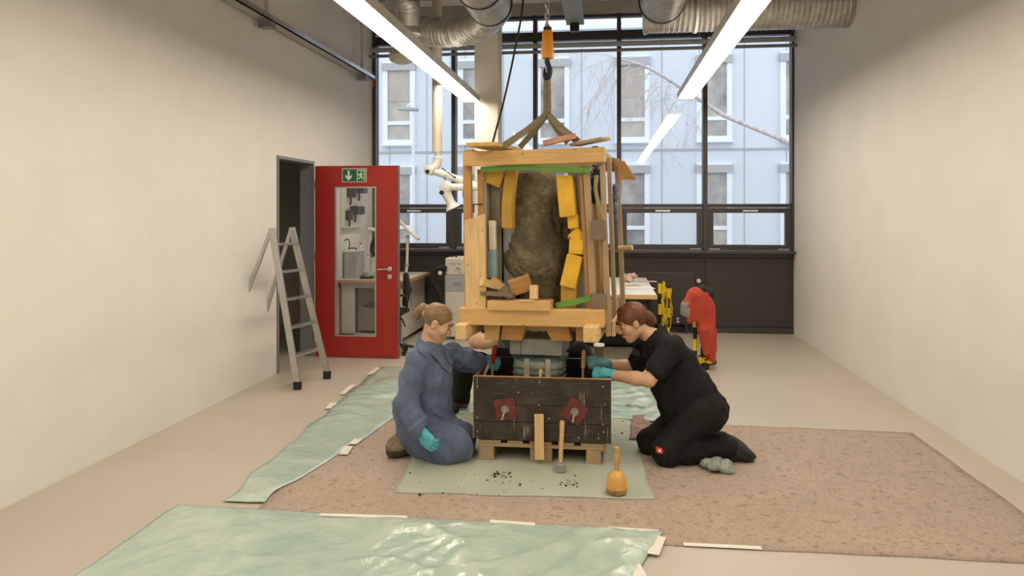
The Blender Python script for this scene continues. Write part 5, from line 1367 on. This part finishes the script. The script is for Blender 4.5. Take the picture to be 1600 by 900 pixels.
coat = blob_mesh('work_coat', b_, .0075, 'coat_blue', P1, lambda P: f1(P) + f2(P))
# collar, lapels, pocket, placket following the coat surface
def conform(nm, c, hs, R, off, mat='coat_blue', par=P1, bl=b_, dp=lambda P: f1(P) + f2(P), vx=.006):
    cb_ = Blob(); cb_.box(c, hs, R, .003, .001); return blob_mesh(nm, bl, vx, mat, par, dp, off=off, clip=cb_, relax=1)
fd = (RV * .75 - FV * .66)
def rot(x, z):
    X, Y, Z = basis(x, z); return np.array([list(X), list(Y), list(Z)])
conform('lapel', pt(690, 567, 4.80), (.085, .016, .12), rot(pt(706, 588, 4.8) - pt(672, 545, 4.8), -FV), .013)
conform('lapel', pt(702, 560, 4.90), (.06, .014, .10), rot(pt(708, 585, 4.9) - pt(694, 545, 4.9), -FV), .011)
conform('collar', pt(661, 540, 4.86), (.06, .020, .12), rot(pt(676, 553, 4.8) - pt(652, 527, 4.8), -FV), .011)
conform('pocket', pt(690, 655, 4.74), (.075, .10, .012), rot(pt(706, 662, 4.74) - pt(672, 644, 4.74), pt(690, 640, 4.74) - pt(690, 660, 4.74)), .006)
conform('coat_placket', pt(712, 640, 4.78), (.10, .012, .12), rot(pt(720, 680, 4.8) - pt(702, 598, 4.8), -FV), .006)
conform('sleeve_cuff', J['wr'] - hd1 * .035, (.016, .09, .09), rot(hd1, FV), .004)
# gloves, shoe
b_ = Blob(); hand(b_, J['wr'] + hd1 * .015, hd1, -FV * .9 - RV * .2, -1, (30, 35, 20), .8, 1.0, .4, 1.15); b_.cone(J['wr'] - hd1 * .03, J['wr'] + hd1 * .01, .037, .033, .015)
g = blob_mesh('glove', b_, .0038, 'glove_blue', P1, folds(.003, 10, 24, 3)); g['label'] = 'turquoise rubber glove on the lowered hand'
b_ = Blob(); hand(b_, J['wl'] + hd2 * .01, hd2, -FV + UP * .3, 1, (75, 85, 40), .2, 1.08, 1.0, 1.2); b_.cone(J['wl'] - hd2 * .035, J['wl'] + hd2 * .01, .034, .032, .015)
g = blob_mesh('glove', b_, .0038, 'glove_blue', P1, folds(.003, 10, 24, 5)); g['label'] = 'turquoise rubber glove gripping the red tool'
def shoe(heel, toe, soln, par, mat, solemat, s=1.0, tread=True):
    X, Y, Z = basis(Vector(toe) - Vector(heel), -Vector(soln)); R = np.array([list(X), list(Y), list(Z)]); h_, t_ = Vector(heel), Vector(toe)
    L = (t_ - h_).length
    b2 = Blob(); b2.ell(h_ + X * .05, (.055 * s, .038 * s, .045 * s), R, .03); b2.ell(h_.lerp(t_, .5), (.09 * s, .040 * s, .036 * s), R, .03); b2.ell(h_ + X * (L - .05), (.06 * s, .048 * s, .034 * s), R, .03); b2.cone(h_ + X * .05, h_ + X * .04 + Z * .09, .042 * s, .042 * s, .03)
    up = blob_mesh('shoe', b2, .006, mat, par)
    s2 = Blob(); s2.ell(h_ + X * .05 - Z * .032 * s, (.055 * s, .040 * s, .016), R, .02); s2.ell(h_.lerp(t_, .5) - Z * .032 * s, (.09 * s, .036 * s, .016), R, .02); s2.ell(h_ + X * (L - .055) - Z * .032 * s, (.068 * s, .050 * s, .016), R, .02)
    def tr(P):
        l = P @ R.T; return .0022 * np.sign(np.sin(l[..., 0] * 420)) * np.where(np.abs(np.sin(l[..., 1] * 160)) > .2, 1, 0)
    blob_mesh('shoe_sole', s2, .0042, solemat, up, tr if tread else None, relax=0)
plain('sole_tan', (.21, .165, .105), .85, var=.25, vs_=40)
shoe(pt(645, 686, 4.95), pt(614, 704, 4.86), -RV * .42 + UP * .42 - FV * .75, P1, 'shoe_brown', 'sole_tan', 1.38)
shoe(pt(662, 694, 5.12), pt(628, 700, 5.08), -RV * .40 + UP * .75 - FV * .3, P1, 'shoe_brown', 'sole_tan', 1.05)
# tool in her hand
e = empty('red_scraper', pt(772, 560, 5.33), 'tool with a red handle held upright by the person in blue', 'tool')
tube('tool_grip', [pt(774, 540, 5.20), pt(773, 552, 5.20), pt(770, 568, 5.22)], [.013, .015, .014], 'tool_red', e, 12)
tube('tool_shaft', [pt(770, 568, 5.22), pt(768, 606, 5.20)], .009, 'wood_handle', e, 10)
o = board('wood_stick', pt(763, 571, 5.05), pt(752, 598, 4.92), .016, .012, 'wood_old', None, RV, .002); tag(o, 'greyish stick leaning in the left corner of the dark box', 'stick')
# ------------------------------------------------------------------ 2: black shirt, kneeling at the right
J = dict(pel=pt(1094, 640, 4.90), ch=pt(1054, 572, 4.90), nk=pt(1024, 530, 4.90), sl=pt(1052, 543, 4.75), sr=pt(1008, 547, 5.06), el=pt(1014, 594, 4.68), wl=pt(948, 585, 4.84),
         er=pt(992, 574, 5.16), wr=pt(940, 568, 5.02), kl=pt(1040, 706, 4.72), kr=pt(1016, 690, 4.96), hl=pt(1098, 645, 4.80), hr=pt(1088, 640, 5.02), al=pt(1140, 700, 4.78), ar=pt(1130, 690, 5.02), tl=pt(1172, 718, 4.80), tr=pt(1160, 705, 5.04))
fw = (-RV * .86 - FV * .10 - UP * .40); hu = (UP * .9 - RV * .40)
L2, R2 = head_frame(pt(988, 503, 4.90), fw, hu)
b_ = Blob(); head(b_, L2, R2, 1.0, J['nk'])
b_.cone(J['nk'], J['ch'], .06, .10, .05); b_.cone(J['sr'], J['sl'], .05, .05, .05); b_.cone(J['ch'], J['pel'], .11, .12, .05)
b_.chain([J['sl'], J['el'], J['el'].lerp(J['wl'], .3), J['wl']], [.046, .042, .043, .029], .02); b_.chain([J['sr'], J['er'], J['er'].lerp(J['wr'], .3), J['wr']], [.046, .042, .043, .029], .02)
b_.chain([J['hl'], J['kl'], J['al']], [.085, .06, .04], .03); b_.chain([J['hr'], J['kr'], J['ar']], [.085, .06, .04], .03)
h1 = (pt(918, 581, 4.92) - J['wl']).normalized(); h2 = (pt(914, 566, 5.0) - J['wr']).normalized()
hand(b_, J['wl'], h1, -FV * .8 + UP * .6, -1, (70, 80, 40), .2, .88, 1.0, .85); hand(b_, J['wr'], h2, -FV * .9 + UP * .3, -1, (70, 80, 40), .2, .88, 1.0, .85)
P2 = blob_mesh('person', b_, .0052, 'skin', None)
tag(P2, 'person in black shirt and trousers kneeling right of the dark box', 'person', 'people working on the stone')
face_bits(L2, R2, 1.0, P2, 'hair_red')
b_ = Blob(); b_.ell(L2(0, -.017, .035), (.081, .101, .092), R2, .01)
b_.ell(L2(0, .088, -.050), (.075, .088, .085), R2, .015, 's'); b_.ell(L2(0, .125, .005), (.07, .05, .040), R2, .02, 's'); b_.ell(L2(0, .01, -.125), (.10, .10, .085), R2, .02, 's')
for sx in (-1, 1): b_.ell(L2(sx * .080, .004, -.016), (.022, .018, .028), R2, .008, 's')
b_.ell(L2(0, -.115, -.015), (.036, .034, .040), R2, .012); b_.ell(L2(0, -.125, -.05), (.028, .028, .034), R2, .015)
hw2 = waves(8, 14, 30, 43, (1, 1, .35)); blob_mesh('hair', b_, .0048, 'hair_red', P2, lambda P: .0030 * hw2(P))
# shirt
b_ = Blob()
b_.cone(J['nk'] + RV * .012 + UP * .03, J['nk'], .060, .072, .03); b_.cone(J['nk'] + RV * .01 - UP * .03, J['ch'], .075, .135, .05); b_.cone(J['sr'], J['sl'], .066, .072, .06); b_.cone(J['ch'], J['ch'].lerp(J['pel'], .6), .138, .150, .06); b_.cone(J['ch'].lerp(J['pel'], .6), J['pel'], .15, .16, .06)
b_.cone(pt(1040, 600, 4.88), pt(1055, 640, 4.88), .10, .10, .06)
b_.cone(J['sl'], J['sl'].lerp(J['el'], .66), .074, .070, .03); b_.cone(J['sr'], J['sr'].lerp(J['er'], .75), .070, .066, .03)
b_.cone(J['nk'] + UP * .09 - RV * .045, J['nk'] + UP * .02 - RV * .01, .058, .050, .01, 's')
g0, g2, gc = folds(.012, 3.0, 7.0, 71, (1, 1, .6), 5), folds(.005, 8, 16, 72), creases(6, 3.5, 9, 75, (1, 1, .8))
g1 = lambda P: g0(P) - .010 * gc(P)
sb = b_
blob_mesh('t_shirt', b_, .0075, 'shirt_black', P2, lambda P: g1(P) + g2(P))
# trousers
b_ = Blob()
b_.cone(J['hl'], J['kl'], .118, .082, .04); b_.cone(J['hr'], J['kr'], .115, .080, .04); b_.cone(J['hl'], J['hr'], .125, .125, .05); b_.ell(J['pel'] + RV * .03, (.15, .17, .14), k=.05)
b_.chain([J['kl'], J['kl'].lerp(J['al'], .4) + UP * .0, J['al']], [.080, .078, .06], .03); b_.chain([J['kr'], J['kr'].lerp(J['ar'], .4), J['ar']], [.078, .076, .06], .03)
b_.plane((0, 0, -1), -.012)
t0, t2, tcr = folds(.012, 3, 7, 81, (1, 1, 1), 5), folds(.006, 7, 13, 82), creases(6, 3.5, 9, 85)
t1 = lambda P: t0(P) - .010 * tcr(P)
blob_mesh('trousers', b_, .0075, 'trouser_black', P2, lambda P: t1(P) + t2(P))
c = pt(1033, 708, 4.60)
lg = conform('logo_patch', c, (.019, .12, .017), rot(RV, UP), .004, 'tool_red', P2, b_, lambda P: t1(P) + t2(P), .004)
conform('logo_mark', c, (.007, .12, .007), rot(RV + UP, UP - RV), .007, 'paper', P2, b_, lambda P: t1(P) + t2(P), .003)
conform('knee_seam', pt(1041, 722, 4.60), (.004, .14, .05), rot(RV, UP), .004, 'black_rubber', P2, b_, lambda P: t1(P) + t2(P), .005)
conform('chest_emblem', pt(995, 553, 4.98), (.022, .10, .022), rot(RV, UP), .004, 'frame_dark', P2, sb, lambda P: g1(P) + g2(P), .005)
b_ = Blob(); hand(b_, J['wl'], h1, -FV * .8 + UP * .6, -1, (70, 80, 40), .2, 1.0, 1.0, 1.15); b_.cone(J['wl'] - h1 * .045, J['wl'] + h1 * .01, .037, .034, .015)
g = blob_mesh('glove', b_, .0038, 'glove_blue', P2, folds(.003, 10, 24, 3)); g['label'] = 'clean bright blue glove on the nearer hand'
b_ = Blob(); hand(b_, J['wr'], h2, -FV * .9 + UP * .3, -1, (70, 80, 40), .2, 1.0, 1.0, 1.15); b_.cone(J['wr'] - h2 * .04, J['wr'] + h2 * .01, .036, .034, .015)
g = blob_mesh('glove', b_, .0038, 'glove_dirty', P2, folds(.003, 10, 24, 5)); g['label'] = 'soiled grey blue glove on the farther hand'
shoe(J['al'] + UP * .01, J['tl'], UP * .9 + RV * .1 - FV * .2, P2, 'black_rubber', 'black_rubber', 1.05, False)
shoe(J['ar'] + UP * .01, J['tr'], UP * .9 + RV * .1 - FV * .2, P2, 'black_rubber', 'black_rubber', 1.05, False)
e = empty('wood_chisel', pt(911, 570, 4.98), 'brown handled chisel held upright by the person in black', 'tool')
tube('chisel_handle', [pt(912, 547, 5.0), pt(912, 553, 5.0), pt(911, 575, 4.98)], [.012, .015, .014], 'wood_handle', e, 12)
tube('chisel_blade', [pt(911, 575, 4.98), pt(910, 606, 4.96)], .008, 'wood_orange', e, 8)
# ------------------------------------------------------------------ 3: crouching behind the crate
J = dict(pel=pt(800, 585, 6.25), ch=pt(800, 505, 6.22), nk=pt(800, 465, 6.22), sr=pt(757, 483, 6.20), sl=pt(845, 483, 6.20), er=pt(744, 533, 5.78), wr=pt(786, 536, 5.50), el=pt(880, 540, 6.0), wl=pt(870, 560, 5.72),
         kr=pt(727, 563, 5.88), kl=pt(905, 556, 5.85), ar=pt(718, 632, 6.02), al=pt(890, 628, 6.05))
L3, R3 = head_frame(pt(802, 436, 6.20), -FV - UP * .5, UP - FV * .4)
b_ = Blob(); head(b_, L3, R3, 1.0, J['nk'])
b_.cone(J['nk'], J['ch'], .06, .10, .05); b_.cone(J['sr'], J['sl'], .05, .05, .05); b_.cone(J['ch'], J['pel'], .11, .12, .05)
b_.chain([J['sr'], J['er'], J['er'].lerp(J['wr'], .3), J['wr']], [.05, .055, .056, .030], .02); b_.chain([J['sl'], J['el'], J['wl']], [.046, .042, .030], .02)
b_.chain([J['pel'], J['kr'], J['ar']], [.085, .06, .04], .03); b_.chain([J['pel'], J['kl'], J['al']], [.085, .06, .04], .03)
h3 = (pt(800, 536, 5.40) - J['wr']).normalized(); h4 = (pt(860, 568, 5.60) - J['wl']).normalized()
hand(b_, J['wr'], h3, -FV * .6 + UP * .7, 1, (20, 25, 15), .5, .88, .3, .85); hand(b_, J['wl'], h4, UP, -1, (20, 25, 15), .5, .88, .3, .85)
P3 = blob_mesh('person', b_, .006, 'skin', None)
tag(P3, 'person in black crouching behind the dark box with a bare forearm', 'person', 'people working on the stone')
face_bits(L3, R3, 1.0, P3, 'hair_red')
b_ = Blob(); b_.ell(L3(0, -.017, .035), (.079, .099, .090), R3, .01); b_.ell(L3(0, .09, -.045), (.075, .090, .085), R3, .015, 's'); b_.ell(L3(0, 0, -.13), (.10, .10, .085), R3, .02, 's')
blob_mesh('hair', b_, .006, 'hair_red', P3)
b_ = Blob(); b_.cone(J['nk'] - UP * .04, J['ch'], .08, .14, .05); b_.cone(J['sr'], J['sl'], .07, .07, .06); b_.cone(J['ch'], J['pel'], .145, .16, .06); b_.cone(J['sr'], J['sr'].lerp(J['er'], .75), .075, .07, .03); b_.cone(J['sl'], J['sl'].lerp(J['el'], .6), .072, .066, .03)
b_.cone(J['nk'] + UP * .05, J['nk'], .05, .055, .01, 's')
blob_mesh('t_shirt', b_, .010, 'shirt_black', P3, g1)
b_ = Blob(); b_.chain([J['pel'] - RV * .08, J['kr'], J['ar'] + UP * .02], [.12, .090, .070], .04); b_.chain([J['pel'] + RV * .08, J['kl'], J['al'] + UP * .02], [.12, .088, .068], .04); b_.ell(J['pel'], (.19, .16, .13), k=.05)
b_.plane((0, 0, -1), -.06)
blob_mesh('trousers', b_, .009, 'trouser_black', P3, t1)
ring('sock_band', J['ar'] + UP * .015, UP, .066, .014, 'shoe_pink', P3)
b_ = Blob(); hand(b_, J['wr'], h3, -FV * .6 + UP * .7, 1, (20, 25, 15), .5, 1.0, .3, 1.15); b_.cone(J['wr'] - h3 * .01, J['wr'] + h3 * .02, .034, .033, .015)
blob_mesh('glove', b_, .0042, 'tape_green', P3)
b_ = Blob(); hand(b_, J['wl'], h4, UP, -1, (20, 25, 15), .5, 1.0, .3, 1.15); b_.cone(J['wl'] - h4 * .03, J['wl'] + h4 * .02, .034, .033, .015)
blob_mesh('glove', b_, .0042, 'glove_dirty', P3)
q = J['ar']; shoe(Vector((q.x, q.y + .06, .055)), Vector((q.x - .05, q.y - .18, .055)), -UP, P3, 'black_rubber', 'black_rubber', 1.0, False)
q = J['al']; shoe(Vector((q.x, q.y + .06, .055)), Vector((q.x + .05, q.y - .18, .055)), -UP, P3, 'black_rubber', 'black_rubber', 1.0, False)
